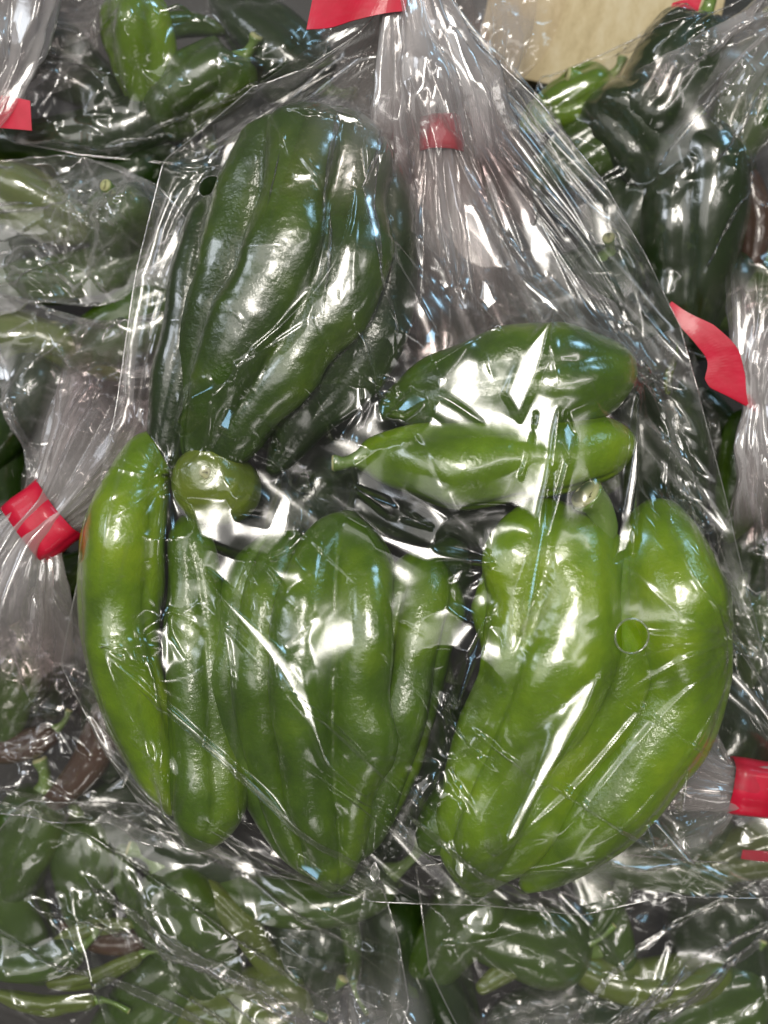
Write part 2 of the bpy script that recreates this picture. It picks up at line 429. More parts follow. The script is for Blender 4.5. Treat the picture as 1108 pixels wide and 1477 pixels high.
def segdist(X, P):
    """distance and signed side from points X (...,2) to a polyline P, and run 0..1 along it"""
    best = np.full(X.shape[:-1], 1e9); side = np.zeros_like(best); run = np.zeros_like(best)
    L_ = np.r_[0, np.cumsum(np.linalg.norm(np.diff(P, axis=0), axis=1))]; tot = L_[-1]
    for k in range(len(P) - 1):
        a, b = P[k], P[k + 1]; d = b - a; ll = (d @ d)
        t = np.clip(((X - a) @ d) / ll, 0, 1); c = a + t[..., None] * d; e = X - c
        q = np.sqrt((e ** 2).sum(-1)); m_ = q < best
        best = np.where(m_, q, best); side = np.where(m_, np.sign(e[..., 0] * d[1] - e[..., 1] * d[0]), side)
        run = np.where(m_, (L_[k] + t * math.sqrt(ll)) / tot, run)
    return best, side, run

def creases(X, C, Lw=None, world=False):
    """folds pressed into a film: C rows (points in photo pixels, width, height, lean[, whitening]); Lw gathers the crease whitening and the pale fold light painted with it"""
    sp = max(1.5, 0.62 * float(np.median(np.linalg.norm(X[1:, 1:] - X[:-1, :-1], axis=-1)) / 1.41))
    for n_, row in enumerate(C):
        pts, wd, ht, lean = row[:4]; st = row[4] if len(row) > 4 else 5.0
        p = np.array(pts, float) if world else np.array([W(x, y)[:2] for x, y in pts])
        if len(p) == 2: p = np.array([p[0], p.mean(0), p[1]])
        P = polyl(spline(np.c_[p, 0 * p[:, :1]], 16)[:, :2], 16)
        lo = P.min(0) - wd * 5 - 3; hi = P.max(0) + wd * 5 + 3
        m_ = (X[..., 0] > lo[0]) & (X[..., 0] < hi[0]) & (X[..., 1] > lo[1]) & (X[..., 1] < hi[1])
        if not m_.any(): continue
        Y = X[m_]; d, sd, run = segdist(Y[:, :2], P)
        t = np.sin(np.clip(run, 0, 1) * math.pi) ** 0.6
        ww = np.where(sd > 0, wd * (1 + lean), wd * (1 - lean)) * (0.4 + 0.6 * t)
        Y[:, 2] += ht * t * np.exp(-(np.sqrt(d * d + 0.8) - 0.9) / ww)
        X[m_] = Y
        if Lw is not None:
            br = np.clip(0.55 + 0.75 * vnoise(np.c_[run * 14, 0 * run + n_, 0 * run]), 0.05, 1)
            Lw[m_] += st * t * br * (np.exp(-(d / sp) ** 2) + 0.05 * np.exp(-d / (wd * 1.2)))  # painted pale line: crease whitening plus light bent by the fold
    return X

def fan(r, apex, a0, a1, n, l0, l1, ht, st, spread=0.0, bend=0.12):
    """creases radiating from one place, in units"""
    out = []
    for k in range(n):
        a = a0 + (a1 - a0) * (k + r.random()) / n; L_ = l0 + (l1 - l0) * r.random() ** 1.3; o = np.array(apex) + spread * np.array([r.normal(), r.normal()]) 
        s0 = r.random() * .35 * L_ if spread else 2; d = np.array([math.cos(a), math.sin(a)]); nrm = np.array([-d[1], d[0]]) * bend * L_ * r.normal() * .5
        out.append(([o + d * s0, o + d * (s0 + L_) / 2 + nrm, o + d * L_], 2.5 + 5 * r.random(), ht * (0.3 + r.random()) * (1 if r.random() < .6 else -1), r.random() - .5, st * (0.2 + r.random())))
    return out

def scatter(r, X, n, l0, l1, ht, st):
    out = []; nr, nc = X.shape[:2]
    base = r.random() * math.pi
    for k in range(n):
        o = X[r.integers(2, nr - 2), r.integers(2, nc - 2), :2]; a = base + r.normal() * .9; L_ = l0 + (l1 - l0) * r.random() ** 2
        m_ = 1 if r.random() < .5 else 3                       # half of them meet in small stars
        for q in range(m_):
            b = a + q * (1.2 + r.random()); d = np.array([math.cos(b), math.sin(b)]) * L_ * (1 if q == 0 else .5)
            out.append(([o, o + d * .5 + r.normal(size=2) * L_ * .06, o + d], 3 + 6 * r.random(), ht * (0.3 + r.random()) * r.choice([-1, 1]), r.random() - .5, st * (0.15 + r.random())))
    return out

def lift(X, H, e=1.3):
    X[..., 2] = np.maximum(X[..., 2], H(X[..., 0], X[..., 1]) + e); return X

def inpoly(x, y, P):
    ins = np.zeros(x.shape, bool); d = np.full(x.shape, 1e9)
    for k in range(len(P)):
        a = P[k]; b = P[(k + 1) % len(P)]
        c = ((a[1] > y) != (b[1] > y)) & (x < (b[0] - a[0]) * (y - a[1]) / (b[1] - a[1] + 1e-9) + a[0]); ins ^= c
        e = b - a; t = np.clip(((x - a[0]) * e[0] + (y - a[1]) * e[1]) / (e @ e), 0, 1)
        d = np.minimum(d, np.hypot(x - a[0] - t * e[0], y - a[1] - t * e[1]))
    return np.where(ins, d, -d)

def facets(X, Fs, H, z=0):
    '''flat taut planes of film between folds; each leans so that it mirrors one of the lamps'''
    for q, (poly, lamp, soft, bulge) in enumerate(Fs):
        P = np.array([W(x, y, z)[:2] for x, y in poly]); lo = P.min(0) - 20; hi = P.max(0) + 20
        m_ = (X[..., 0] > lo[0]) & (X[..., 0] < hi[0]) & (X[..., 1] > lo[1]) & (X[..., 1] < hi[1])
        if not m_.any(): continue
        Y = X[m_]; d = inpoly(Y[:, 0], Y[:, 1], P); soft = soft * 2.0; w = np.clip((d + soft * .55) / soft, 0, 1); w = w * w * (3 - 2 * w)
        if w.max() < .5: continue
        ins = w > .5; c = Y[ins].mean(0); l = np.array(LAMPS[lamp][1]) / S - c; l /= np.linalg.norm(l); e = np.array([0, 0, D]) - c; e /= np.linalg.norm(e)
        n = l + e; n /= np.linalg.norm(n)
        pl = c[2] - (n[0] * (Y[:, 0] - c[0]) + n[1] * (Y[:, 1] - c[1])) / n[2]
        pl += bulge * 0.75 * vnoise(np.c_[Y[:, 0] / 30, Y[:, 1] / 30, np.full(len(Y), q)])
        ax = P - P.mean(0); ev, eV = np.linalg.eigh(ax.T @ ax); across = (Y[:, :2] - P.mean(0)) @ eV[:, 0]; half = max(4.0, math.sqrt(ev[0] / len(P)) * 1.3)
        pl -= 0.11 / (2 * half) * np.minimum(np.abs(across), 2 * half) ** 2      # taut film bows a little across each facet
        g0 = np.percentile((Y[:, 2] - pl)[ins], 70); g1 = (H(Y[ins, 0], Y[ins, 1]) + 1.2 - pl[ins]).max()
        pl += max(g0, min(g1, g0 + 16))
        Y[:, 2] = Y[:, 2] * (1 - w) + pl * w; X[m_] = Y
    return X

def crumple(X, amp, size, seed, n=26):
    """random straight sharp folds: crossing triangle waves, patchy"""
    r = np.random.default_rng(seed); p = X[..., :2]; z = 0
    wx = vnoise(np.stack([p[..., 0] / 170, p[..., 1] / 170, 0 * p[..., 0] + seed], -1)); wy = vnoise(np.stack([p[..., 0] / 170 + 9, p[..., 1] / 170, 0 * p[..., 0] + seed], -1))
    for k in range(n):
        th = r.random() * math.pi; q = p[..., 0] * math.cos(th) + p[..., 1] * math.sin(th) + 25 * wx * math.sin(th * 3) + 25 * wy
        t = p[..., 1] * math.cos(th) - p[..., 0] * math.sin(th)
        lam = size * (0.5 + 1.6 * r.random()); c = (r.random() - .5) * 1400; c2 = (r.random() - .5) * 1400
        m_ = np.clip(vnoise(np.stack([p[..., 0] / (size * 1.3) + k * 5.1, p[..., 1] / (size * 1.3) + seed, 0 * p[..., 0] + k], -1)) * 2.2, 0, 1)
        ph = (q / lam + r.random()) % 1.0
        z = z + m_ * (1 - 2 * np.abs(ph - 0.5) * 2) * lam / size * amp
    X = X.copy(); X[..., 2] += z
    return X

def tube(P, r, seg=6):
    Q = np.c_[P, np.full(len(P), r)]
    V, F, caps = sweep(Q, seg, 0, 0, rings=len(P))
    return V, tri(F, caps)

def empty(name, loc, label, cat, group=None):
    o = bpy.data.objects.new(name, None); scene.collection.objects.link(o); o.location = np.asarray(loc) * S
    o['label'] = label; o['category'] = cat
    if group: o['group'] = group
    return o

def sheet(name, X, mat, root, base, cut=()):
    nr, nc = X.shape[:2]; V = X.reshape(-1, 3).copy(); F = gridfaces(nr, nc)
    for (cx, cy, r) in cut:
        d = np.hypot(V[:, 0] - cx, V[:, 1] - cy); near = (d < r + 2.2) & (d > r - 2.2)
        k = r / np.maximum(d[near], 1e-3)
        V[near, 0] = cx + (V[near, 0] - cx) * k; V[near, 1] = cy + (V[near, 1] - cy) * k
        d = np.hypot(V[:, 0] - cx, V[:, 1] - cy); ins = d < r + 0.05
        F = F[~ins[F].all(1)]
    return obj(name, mesh(name, V - base, F, mat), root)

def layers(o, val):
    a = o.data.attributes.new('layers', 'FLOAT', 'POINT'); n = len(o.data.vertices); v = np.zeros(n, np.float32); val = np.asarray(val, np.float32).ravel(); v[:min(n, len(val))] = val[:n]
    a.data.foreach_set('value', v)

def fade(X, seed, k=1.0):
    # a ragged free end: pleats run out one after another
    nr, nc = X.shape[:2]; v = np.linspace(0, 1, nr)[:, None]; u = np.linspace(0, 1, nc)[None]
    e = 0.5 + 0.5 * vnoise(np.stack(np.broadcast_arrays(u * 22 + seed, v * 2.0, 0.0), -1))
    s = np.minimum(np.clip(np.minimum(u, 1 - u) / 0.10, 0, 1), 1)
    return (np.clip((1.0 - v) / (0.25 + 0.6 * e), 0, 1) ** 1.2 * s - 1) * k

def zat(X, x, y):
    k = np.argmin(((X[..., 0] - x) ** 2 + (X[..., 1] - y) ** 2).ravel()); return X.reshape(-1, 3)[k, 2]

def curve(pts, z):
    """photo-pixel polyline with heights -> places; z number or list"""
    zs = np.broadcast_to(z, (len(pts),))
    return np.array([W(x, y, zz) for (x, y), zz in zip(pts, zs)])

def ribbon(name, path, widths, thick, mat, root, base, n=28):
    """path rows x,y,z; widths rows x,y,z (half-width vectors)"""
    P = spline(np.asarray(path, float), n); Wd = np.stack([np.interp(np.linspace(0, 1, n), np.linspace(0, 1, len(widths)), np.asarray(widths, float)[:, k]) for k in range(3)], 1)
    T = np.gradient(P, axis=0); T /= np.linalg.norm(T, axis=1)[:, None]
    Nn = np.cross(T, Wd); Nn /= np.linalg.norm(Nn, axis=1)[:, None]
    V = np.stack([P - Wd + Nn * thick, P - Wd * .33 + Nn * thick, P + Wd * .33 + Nn * thick, P + Wd + Nn * thick, P + Wd - Nn * thick, P + Wd * .33 - Nn * thick, P - Wd * .33 - Nn * thick, P - Wd - Nn * thick], 1)
    V = V.reshape(-1, 3); F = gridfaces(n, 8, True); F = np.vstack([F[:, [0, 1, 2]], F[:, [0, 2, 3]]])
    j = np.arange(1, 7); b = (n - 1) * 8
    F = np.vstack([F, np.stack([j * 0, j, j + 1], 1), np.stack([b + j * 0, b + j + 1, b + j], 1)])
    return obj(name, mesh(name, V - base, F, mat, False), root)

def band(name, c, axis, a, b, half, mat, root, base, seed=0, open_end=False):
    a *= 1.06; b *= 1.18
    """tape wrapped round a neck: centre c, axis in the x-y plane, half-width a across, b in z"""
    ax = np.array([math.cos(axis), math.sin(axis), 0]); sd = np.array([-ax[1], ax[0], 0]); up = np.array([0, 0, 1.0])
    n = 56; th = np.linspace(0, 2 * math.pi, n, endpoint=False); r = 1 + 0.05 * np.sin(3 * th + seed) + 0.03 * np.sin(7 * th + seed * 2)
    ring = a * (np.cos(th) * r)[:, None] * sd + b * (np.sign(np.sin(th)) * np.abs(np.sin(th)) ** 0.7 * r)[:, None] * up
    rows = []
    for q, (t, k) in enumerate([(-1, .97), (-1, 1.0), (-.4, 1.02), (.3, .99), (1, 1.0), (1, .97), (.3, .95), (-.4, .97)]):
        rows.append(c + ax * t * half * (1 + 0.03 * np.sin(2 * th + seed))[:, None] + ring * k)
    V = np.array(rows); V = np.concatenate([V, V[:1]]).reshape(-1, 3); F = gridfaces(9, n, True)
    return obj(name, mesh(name, V - base, F, mat), root)

# ------------------------------------------------------------------ the main bag and its peppers
CUR = 'in the large clear bag at the centre'
GP = 'green peppers in the central bag'
COLL = []
pepper([(448, 176, -34, 62), (448, 198, -26, 98), (442, 262, -18, 118), (425, 340, -12, 124), (402, 430, -8, 116), (362, 530, -10, 100), (330, 600, -16, 76), (303, 655, -25, 46), (296, 690, -30, 10)],
       M_DEEP, 'broad dark green pepper with long ribs at the top left of the central bag', 5, 0.30, 0.3, 1.0, 1, 0.62, 96, 130, group=GP)
pepper([(304, 285, -50, 8), (296, 320, -46, 26), (284, 390, -42, 37), (276, 480, -38, 40), (254, 570, -38, 38), (238, 650, -44, 28), (232, 690, -50, 8)],
       M_DARK, 'thin dark green pepper along the left edge behind the broad ribbed one', 3, 0.10, 0, .8, 2, group=GP)
pepper([(530, 205, -70, 14), (540, 260, -60, 48), (545, 350, -50, 58), (535, 440, -48, 62), (495, 530, -48, 56), (440, 605, -45, 44), (405, 660, -50, 24), (388, 682, -52, 8)],
       M_DARK, 'dark green pepper on the right of the broad ribbed one, curving down to the left', 4, 0.14, 0.5, 1, 3, group=GP)
pepper([(325, 735, -110, 30), (318, 712, -70, 56), (308, 695, -35, 62), (303, 687, -14, 58), (299, 683, 2, 50), (297, 681, 12, 36), (296, 680, 17, 20), (296, 680, 18.5, 6)],
       M_PALE, 'pale green pepper standing with its blunt dimpled end towards the viewer', 3, 0.05, 0.2, .9, 4, seg=72, rings=70, group=GP)
scar = sweep(np.array([[*W(296, 682, 17.5), 7], [*W(296, 682, 19.6), 8], [*W(296, 682, 20.6), 5], [*W(296, 682, 20.2), 2]]), 16, 3, .3, rings=7)
par = [o for o in scene.objects if 'blunt dimpled end' in str(o.get('label'))][0]; par['label'] = 'pale green pepper standing with its blunt end and small scar towards the viewer'
obj('blossom_scar', mesh('blossom_scar', scar[0] - np.array(par.location) / S, tri(scar[1], scar[2]), M_CUT), par)
pepper([(232, 622, -45, 8), (215, 655, -40, 36), (188, 730, -32, 60), (176, 820, -28, 64), (174, 910, -28, 58), (196, 1010, -32, 48), (222, 1095, -40, 36), (240, 1150, -46, 22), (248, 1175, -48, 6)],
       M_BRIGHT, 'long bright green pepper lying along the left side of the central bag', 3, 0.13, 0.9, 1, 5, group=GP)
pepper([(266, 745, -55, 8), (272, 775, -48, 32), (284, 860, -38, 46), (288, 960, -32, 50), (292, 1060, -28, 52), (298, 1130, -26, 56), (294, 1180, -28, 48), (288, 1212, -32, 28), (286, 1224, -34, 8)],
       M_GREEN, 'green pepper with a blunt shiny tip at the lower left of the central bag', 4, 0.20, 0.2, 1.1, 6, group=GP)
pepper([(430, 770, -62, 12), (410, 800, -50, 44), (385, 870, -34, 62), (376, 960, -26, 66), (384, 1050, -24, 62), (402, 1140, -26, 52), (426, 1210, -32, 36), (444, 1250, -40, 16), (450, 1262, -44, 5)],
       M_GREEN, 'left one of three long ribbed peppers at the lower centre, tip bent to the right', 4, 0.30, 0.5, 1.1, 7, 1, 80, 120, group=GP)
pepper([(505, 740, -60, 14), (498, 772, -46, 60), (488, 840, -26, 92), (484, 930, -12, 104), (474, 1030, -8, 98), (470, 1120, -12, 84), (474, 1190, -20, 62), (478, 1245, -30, 40), (480, 1282, -40, 10)],
       M_GREEN, 'middle one of three long ribbed peppers at the lower centre, the broadest', 5, 0.36, 0.15, 1.1, 17, 0.85, 96, 140, group=GP)
pepper([(628, 800, -66, 10), (614, 830, -48, 46), (594, 900, -32, 62), (576, 980, -24, 66), (554, 1060, -24, 60), (535, 1130, -28, 50), (522, 1200, -36, 34), (506, 1240, -44, 12)],
       M_GREEN, 'right one of three long ribbed peppers at the lower centre, with a long bright streak', 4, 0.30, 1.0, 1.1, 18, 1, 80, 120, group=GP)
pepper([(832, 762, -52, 60), (828, 776, -40, 104), (820, 825, -24, 118), (808, 915, -12, 128), (786, 1010, -8, 124), (748, 1100, -12, 104), (714, 1185, -20, 84), (694, 1245, -30, 56), (686, 1290, -40, 14)],
       M_BRIGHT, 'largest bright green pepper with a thick cut stem at the right of the bag', 5, 0.24, 0.55, 1.1, 8, 0.60, 110, 140,
       stem=[(850, 782, -16), (868, 758, 6), (862, 730, 20), (846, 714, 30)], stem_r=22, group=GP)
pepper([(934, 725, -65, 10), (944, 752, -52, 50), (966, 820, -40, 74), (980, 905, -34, 82), (980, 1000, -34, 74), (920, 1100, -36, 72), (845, 1190, -42, 60), (785, 1250, -50, 38), (755, 1282, -54, 10)],
       M_BRIGHT, 'long curved green pepper sweeping down the right edge of the central bag', 3, 0.10, 1.2, .8, 9, group=GP)
pepper([(548, 600, -60, 8), (572, 585, -52, 28), (630, 570, -40, 56), (720, 556, -36, 70), (820, 545, -36, 70), (885, 540, -42, 48), (915, 545, -52, 10)],
       M_GREEN, 'green pepper lying across the bag, upper of the two level ones', 3, 0.14, 0.4, 1, 10, group=GP)
pepper([(516, 664, -40, 10), (540, 660, -34, 32), (590, 662, -24, 48), (665, 668, -14, 62), (750, 664, -14, 62), (840, 650, -20, 54), (890, 640, -30, 36), (915, 636, -38, 8)],
       M_BRIGHT, 'glossy green pepper lying across the bag, lower of the two level ones', 3, 0.12, 0.9, 1, 11,
       stem=[(530, 662, -26), (512, 664, -16), (497, 668, -12), (482, 668, -12)], stem_r=11, group=GP)
pepper([(710, 1110, -90, 20), (690, 1135, -70, 42), (660, 1170, -48, 44), (632, 1200, -36, 38), (616, 1217, -34, 24), (608, 1225, -34, 8)],
       M_GREEN, 'short pepper tip poking out below the left side of the largest pepper', 2, 0.10, 0.4, .7, 12, group=GP)
pepper([(775, 900, -80, 24), (756, 850, -44, 44), (740, 808, -22, 42), (731, 786, -16, 30), (727, 776, -18, 8)],
       M_BRIGHT, 'small rounded pepper shoulder left of the thick cut stem', 3, 0.08, 0, .6, 13, group=GP)
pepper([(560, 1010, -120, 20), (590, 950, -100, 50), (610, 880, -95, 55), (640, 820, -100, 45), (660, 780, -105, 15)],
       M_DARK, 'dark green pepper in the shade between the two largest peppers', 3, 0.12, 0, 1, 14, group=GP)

FLOOR = -75.0
H0 = heightmap(COLL, FLOOR)
PEP_MAIN = COLL
def PZ(pts, z): return curve(pts, z)
Lc = PZ([(566, -60), (556, 2), (520, 50), (450, 95), (362, 128), (236, 232), (196, 390), (166, 600), (120, 800), (88, 960), (155, 1090), (238, 1215)],
        [0, 6, 2, -5, -10, -30, -35, -35, -40, -45, -50, -60])
Rc = PZ([(622, -60), (632, 2), (690, 60), (780, 150), (870, 262), (932, 370), (982, 470), (1052, 740), (1104, 960), (1150, 1100), (1170, 1288)],
        [0, 6, 2, -5, -15, -20, -25, -35, -40, -50, -60])
Tc = PZ([(566, -60), (594, -62), (622, -60)], 0)
Bc = PZ([(238, 1215), (390, 1258), (540, 1301), (690, 1306), (840, 1320), (960, 1292), (1100, 1296), (1170, 1288)], [-60, -58, -60, -60, -60, -60, -60, -60])
dim = [(x - CX, CY - y, z) for x, y, z in [(705, 812, 0), (546, 560, -2), (1066, 915, 0), (640, 1015, 0), (244, 890, 0), (240, 690, 0), (395, 640, 0), (430, 700, 4), (646, 1098, 0), (160, 930, 0), (930, 545, 8), (362, 800, 0), (520, 275, 0), (664, 1262, 0), (540, 1150, 0), (1020, 740, 4), (340, 560, 0)]]
H1 = heightmap(COLL, FLOOR, 75, [d[:2] for d in dim])
XM = film(Lc, Rc, Tc, Bc, H1, 141, 101, neck_ratio=2.0, folds=10, slack=1.030, fold_reach=0.50, dimples=dim, seed=3, levels=(260, 110, 36), seed_amp=5.0, grav=0.02, sag=0.0)
CR = [
    ([(300, 835), (345, 885), (400, 935), (445, 1010), (462, 1060), (490, 1105), (528, 1128)], 9, 14, .5),
    ([(450, 712), (530, 760), (610, 796), (700, 812)], 10, 13, .3),
    ([(905, 800), (914, 700), (918, 570)], 5, 12, .3),
    ([(790, 452), (768, 520), (738, 606)], 9, 16, .4),
    ([(738, 905), (780, 780), (822, 630)], 4, 9, .2),
    ([(760, 790), (786, 690), (800, 590)], 4, 8, .2),
    ([(720, 860), (680, 920), (640, 1000), (645, 1095)], 6, 11, .3),
    ([(380, 810), (428, 770), (432, 720), (398, 668), (368, 655)], 10, 16, -.3),
    ([(300, 770), (350, 720), (400, 740)], 10, 14, .2),
    ([(520, 480), (540, 540), (548, 562)], 6, 10, 0),
    ([(545, 560), (600, 545), (700, 480), (800, 430)], 7, 10, 0),
    ([(800, 1000), (770, 1090), (712, 1210), (680, 1285)], 16, 14, .2),
    ([(240, 640), (236, 780), (236, 890), (270, 950)], 6, 10, .3),
    ([(200, 900), (235, 1000), (238, 1130), (240, 1210)], 7, 12, .2),
    ([(160, 940), (190, 1010), (225, 1100), (240, 1180)], 6, 9, .2),
    ([(255, 690), (300, 640), (330, 560), (470, 460)], 5, 7, .2),
    ([(320, 860), (340, 960), (345, 1080), (348, 1190)], 6, 9, 0),
    ([(380, 128), (420, 165), (470, 175), (520, 178)], 6, 9, 0),
    ([(440, 30), (400, 90), (362, 130), (410, 165)], 6, 8, 0),
    ([(520, 180), (530, 230), (531, 272)], 6, 12, 0), ([(560, 200), (548, 250), (531, 273)], 5, 9, 0),
    ([(430, 230), (470, 290), (470, 330)], 4, 6, 0),
    ([(1066, 915), (980, 900), (910, 905)], 4, 6, 0), ([(1066, 918), (980, 940), (880, 1000)], 4, 6, 0), ([(1060, 925), (960, 1010), (800, 1200)], 5, 8, 0),
    ([(1066, 905), (1000, 850), (960, 760)], 4, 6, 0), ([(960, 540), (975, 650), (960, 780)], 5, 8, 0), ([(985, 600), (1030, 740), (1090, 900)], 5, 8, .2),
    ([(640, 140), (690, 260), (770, 370), (822, 452)], 6, 11, .3), ([(625, 160), (650, 300), (670, 440)], 6, 10, .3),
    ([(650, 90), (760, 240), (860, 350), (940, 480)], 6, 10, .3), ([(600, 100), (610, 250), (612, 420)], 6, 9, 0),
    ([(660, 120), (720, 300), (770, 420), (800, 560)], 5, 8, 0), ([(640, 60), (740, 150), (830, 270), (900, 390)], 5, 8, 0),
    ([(540, 1298), (580, 1230), (600, 1150), (640, 1100)], 7, 10, 0), ([(540, 1298), (640, 1290), (760, 1300)], 5, 6, 0),
    ([(850, 1215), (900, 1180), (1000, 1060), (1060, 950)], 6, 8, 0), ([(700, 1230), (820, 1130), (940, 990)], 5, 7, 0), ([(840, 1240), (960, 1225), (1108, 1190)], 6, 10, 0),
    ([(660, 1120), (662, 1200), (665, 1262)], 7, 12, 0), ([(620, 1290), (700, 1265), (830, 1250), (960, 1235)], 6, 8, 0),
]
XM = crumple(XM, 1.3, 190, 77, 14)
LW = np.zeros(XM.shape[:2]); XM = creases(XM, CR, LW)
rr = np.random.default_rng(21); FN = []
FN += fan(rr, W(600, 10)[:2], math.radians(-118), math.radians(-52), 30, 200, 640, 8, 5, 14)
FN += fan(rr, W(585, 20)[:2], math.radians(-165), math.radians(-118), 16, 100, 330, 5, 4, 12)
for (x, y, a0, a1, n, l1) in [(705, 812, 100, 250, 9, 170), (546, 560, 0, 360, 13, 170), (1066, 915, 110, 250, 14, 240), (244, 890, 0, 360, 8, 110), (240, 690, 60, 300, 9, 200), (430, 700, -90, 90, 9, 180),
                             (646, 1098, 30, 300, 10, 150), (160, 930, -80, 60, 9, 150), (930, 545, 170, 400, 12, 170), (362, 800, -120, 60, 9, 170), (531, 273, 50, 200, 10, 130), (540, 1298, 20, 120, 11, 220), (240, 1212, 70, 120, 9, 330), (664, 1262, 20, 160, 8, 150), (365, 128, -70, 0, 8, 180), (520, 178, -20, 120, 7, 100)]:
    FN += fan(rr, W(x, y)[:2], math.radians(a0), math.radians(a1), n, 40, l1, 4, 3.5)
for k in range(9):      # long taut folds that follow both sides of the bag down
    FN.append(([W(640 + 14 * k, 90 + 20 * k)[:2], W(860 + 6 * k, 330 + 20 * k)[:2], W(960 + 9 * k, 560 + 25 * k)[:2], W(1000 + 10 * k, 800 + 20 * k)[:2]], 4, 5 * (-1) ** k, 0, 2 + 3 * rr.random()))
for k in range(7):
    FN.append(([W(350 - 10 * k, 150 + 14 * k)[:2], W(235 - 3 * k, 300 + 30 * k)[:2], W(205 - 4 * k, 520 + 20 * k)[:2], W(170 - 3 * k, 740 + 20 * k)[:2]], 4, 5 * (-1) ** k, 0, 2 + 3 * rr.random()))
FN += scatter(rr, XM, 50, 30, 160, 3, 2.0)
XM = creases(XM, FN, LW, True)
FM = [
    ([(272, 722), (330, 715), (346, 745), (385, 755), (408, 690), (428, 722), (420, 775), (392, 806), (345, 800), (290, 778)], 0, 7, 2.2),
    ([(300, 825), (345, 862), (408, 915), (455, 985), (478, 1065), (530, 1130), (474, 1080), (445, 1015), (402, 945), (342, 880)], 0, 5, 0.9),
    ([(856, 950), (840, 1008), (806, 1066), (772, 1120), (738, 1180), (708, 1205), (706, 1168), (740, 1105), (774, 1035), (822, 972)], 0, 14, 1.0),
    ([(797, 450), (772, 545), (745, 608), (722, 572), (742, 520)], 0, 5, 1.0),
    ([(535, 758), (600, 783), (704, 810), (620, 810), (548, 784)], 0, 7, 0.8),
    ([(922, 568), (918, 690), (898, 795), (878, 805), (898, 700)], 0, 4, 2),
    ([(698, 385), (712, 400), (722, 430), (708, 446), (695, 420)], 0, 4, 3), ([(745, 380), (785, 412), (826, 455), (800, 445), (760, 410)], 0, 4, 2),
    ([(278, 570), (335, 545), (318, 575), (290, 600), (268, 612)], 3, 16, 1.5), ([(318, 620), (335, 590), (345, 600), (340, 632)], 3, 3, 2),
    ([(562, 598), (592, 562), (620, 578), (585, 602)], 3, 4, 3), ([(608, 485), (625, 468), (632, 500), (612, 500)], 3, 4, 2),
    ([(812, 600), (822, 630), (812, 668), (800, 640)], 3, 3, 2), ([(790, 680), (770, 760), (742, 850), (738, 905), (760, 850), (782, 760)], 3, 3, 2),
    ([(745, 690), (762, 640), (768, 600), (758, 650)], 3, 3, 2), ([(700, 890), (670, 940), (645, 1010), (655, 1010), (685, 940)], 3, 3, 2),
    ([(246, 880), (252, 950), (244, 975), (238, 900)], 0, 3, 2), ([(480, 165), (520, 178), (525, 190), (490, 182)], 0, 4, 2),
    ([(176, 905), (200, 925), (215, 955), (196, 950)], 0, 4, 3), ([(540, 1230), (552, 1262), (536, 1290), (530, 1262)], 0, 4, 3),
    ([(655, 1225), (672, 1240), (668, 1268), (650, 1250)], 0, 4, 2), ([(430, 1225), (470, 1255), (462, 1270), (430, 1248)], 3, 4, 3),
    ([(505, 700), (560, 722), (620, 760), (560, 745)], 1, 4, 3), ([(385, 812), (430, 795), (450, 830), (420, 850)], 0, 5, 5), ([(540, 545), (522, 500), (512, 478), (530, 498)], 0, 3, 2),
    ([(936, 1180), (947, 1177), (1003, 1245), (985, 1238)], 3, 2, 1), ([(929, 1186), (937, 1182), (941, 1216), (934, 1216)], 3, 2, 1), ([(872, 1232), (905, 1246), (990, 1248), (1003, 1256), (930, 1263), (885, 1252)], 3, 3, 1),
    ([(1000, 1252), (1050, 1268), (1108, 1296), (1050, 1282)], 3, 3, 1), ([(985, 1110), (992, 1112), (982, 1172), (976, 1170)], 0, 2, 1),
]
XM = facets(lift(XM, H0), FM, H0)
bmain = W(600, 760, -75)
bag = empty('plastic_bag', bmain, 'largest clear bag in front, full of big green peppers and tied with red tape', 'plastic bag', 'clear bags of peppers')
hx, hy = W(898, 911, 5)[:2]; kx, ky = W(298, 262, -10)[:2]
o = sheet('front_film', XM, M_FILM, bag, bmain, cut=[(hx, hy, 24), (kx, ky, 17)])
nr_, nc_ = XM.shape[:2]; lv = np.clip(1 - np.linspace(0, 1, nr_) / 0.34, 0, 1)[:, None] ** 1.2 * 5 * (0.6 + 0.4 * vnoise(np.stack(np.broadcast_arrays(np.linspace(0, 30, nc_)[None], np.linspace(0, 3, nr_)[:, None], 0.0), -1)))
lv = lv * 2.6; xx = XM[..., 0]; yy = XM[..., 1]; lv = lv + 5 * np.exp(-((xx - 110) / 130) ** 2 - ((yy - 400) / 190) ** 2) * (0.6 + 0.5 * vnoise(np.stack([xx / 26 - yy / 90, yy / 160, 0 * xx], -1)))
layers(o, lv + LW)
def rim(name, X, cx, cy, r, rr, n=48):
    th = np.linspace(0, 2 * math.pi, n, endpoint=False)
    P = np.stack([cx + r * np.cos(th), cy + r * np.sin(th), np.array([zat(X, cx + (r + 1) * math.cos(t), cy + (r + 2) * math.sin(t)) for t in th])], 1)
    P[:, 2] = (P[:, 2] + np.roll(P[:, 2], 1) + np.roll(P[:, 2], -1) + np.roll(P[:, 2], 2) + np.roll(P[:, 2], -2)) / 5
    ph = np.linspace(0, 2 * math.pi, 6, endpoint=False)
    d = np.stack([np.cos(th), np.sin(th), 0 * th], 1)
    V = P[:, None] + rr * (np.cos(ph)[None, :, None] * d[:, None] + np.sin(ph)[None, :, None] * np.array([0, 0, 1.0]))
    V = np.concatenate([V, V[:1]]).reshape(-1, 3)
    return obj(name, mesh(name, V - bmain, gridfaces(n + 1, 6, True), M_SEAM), bag)
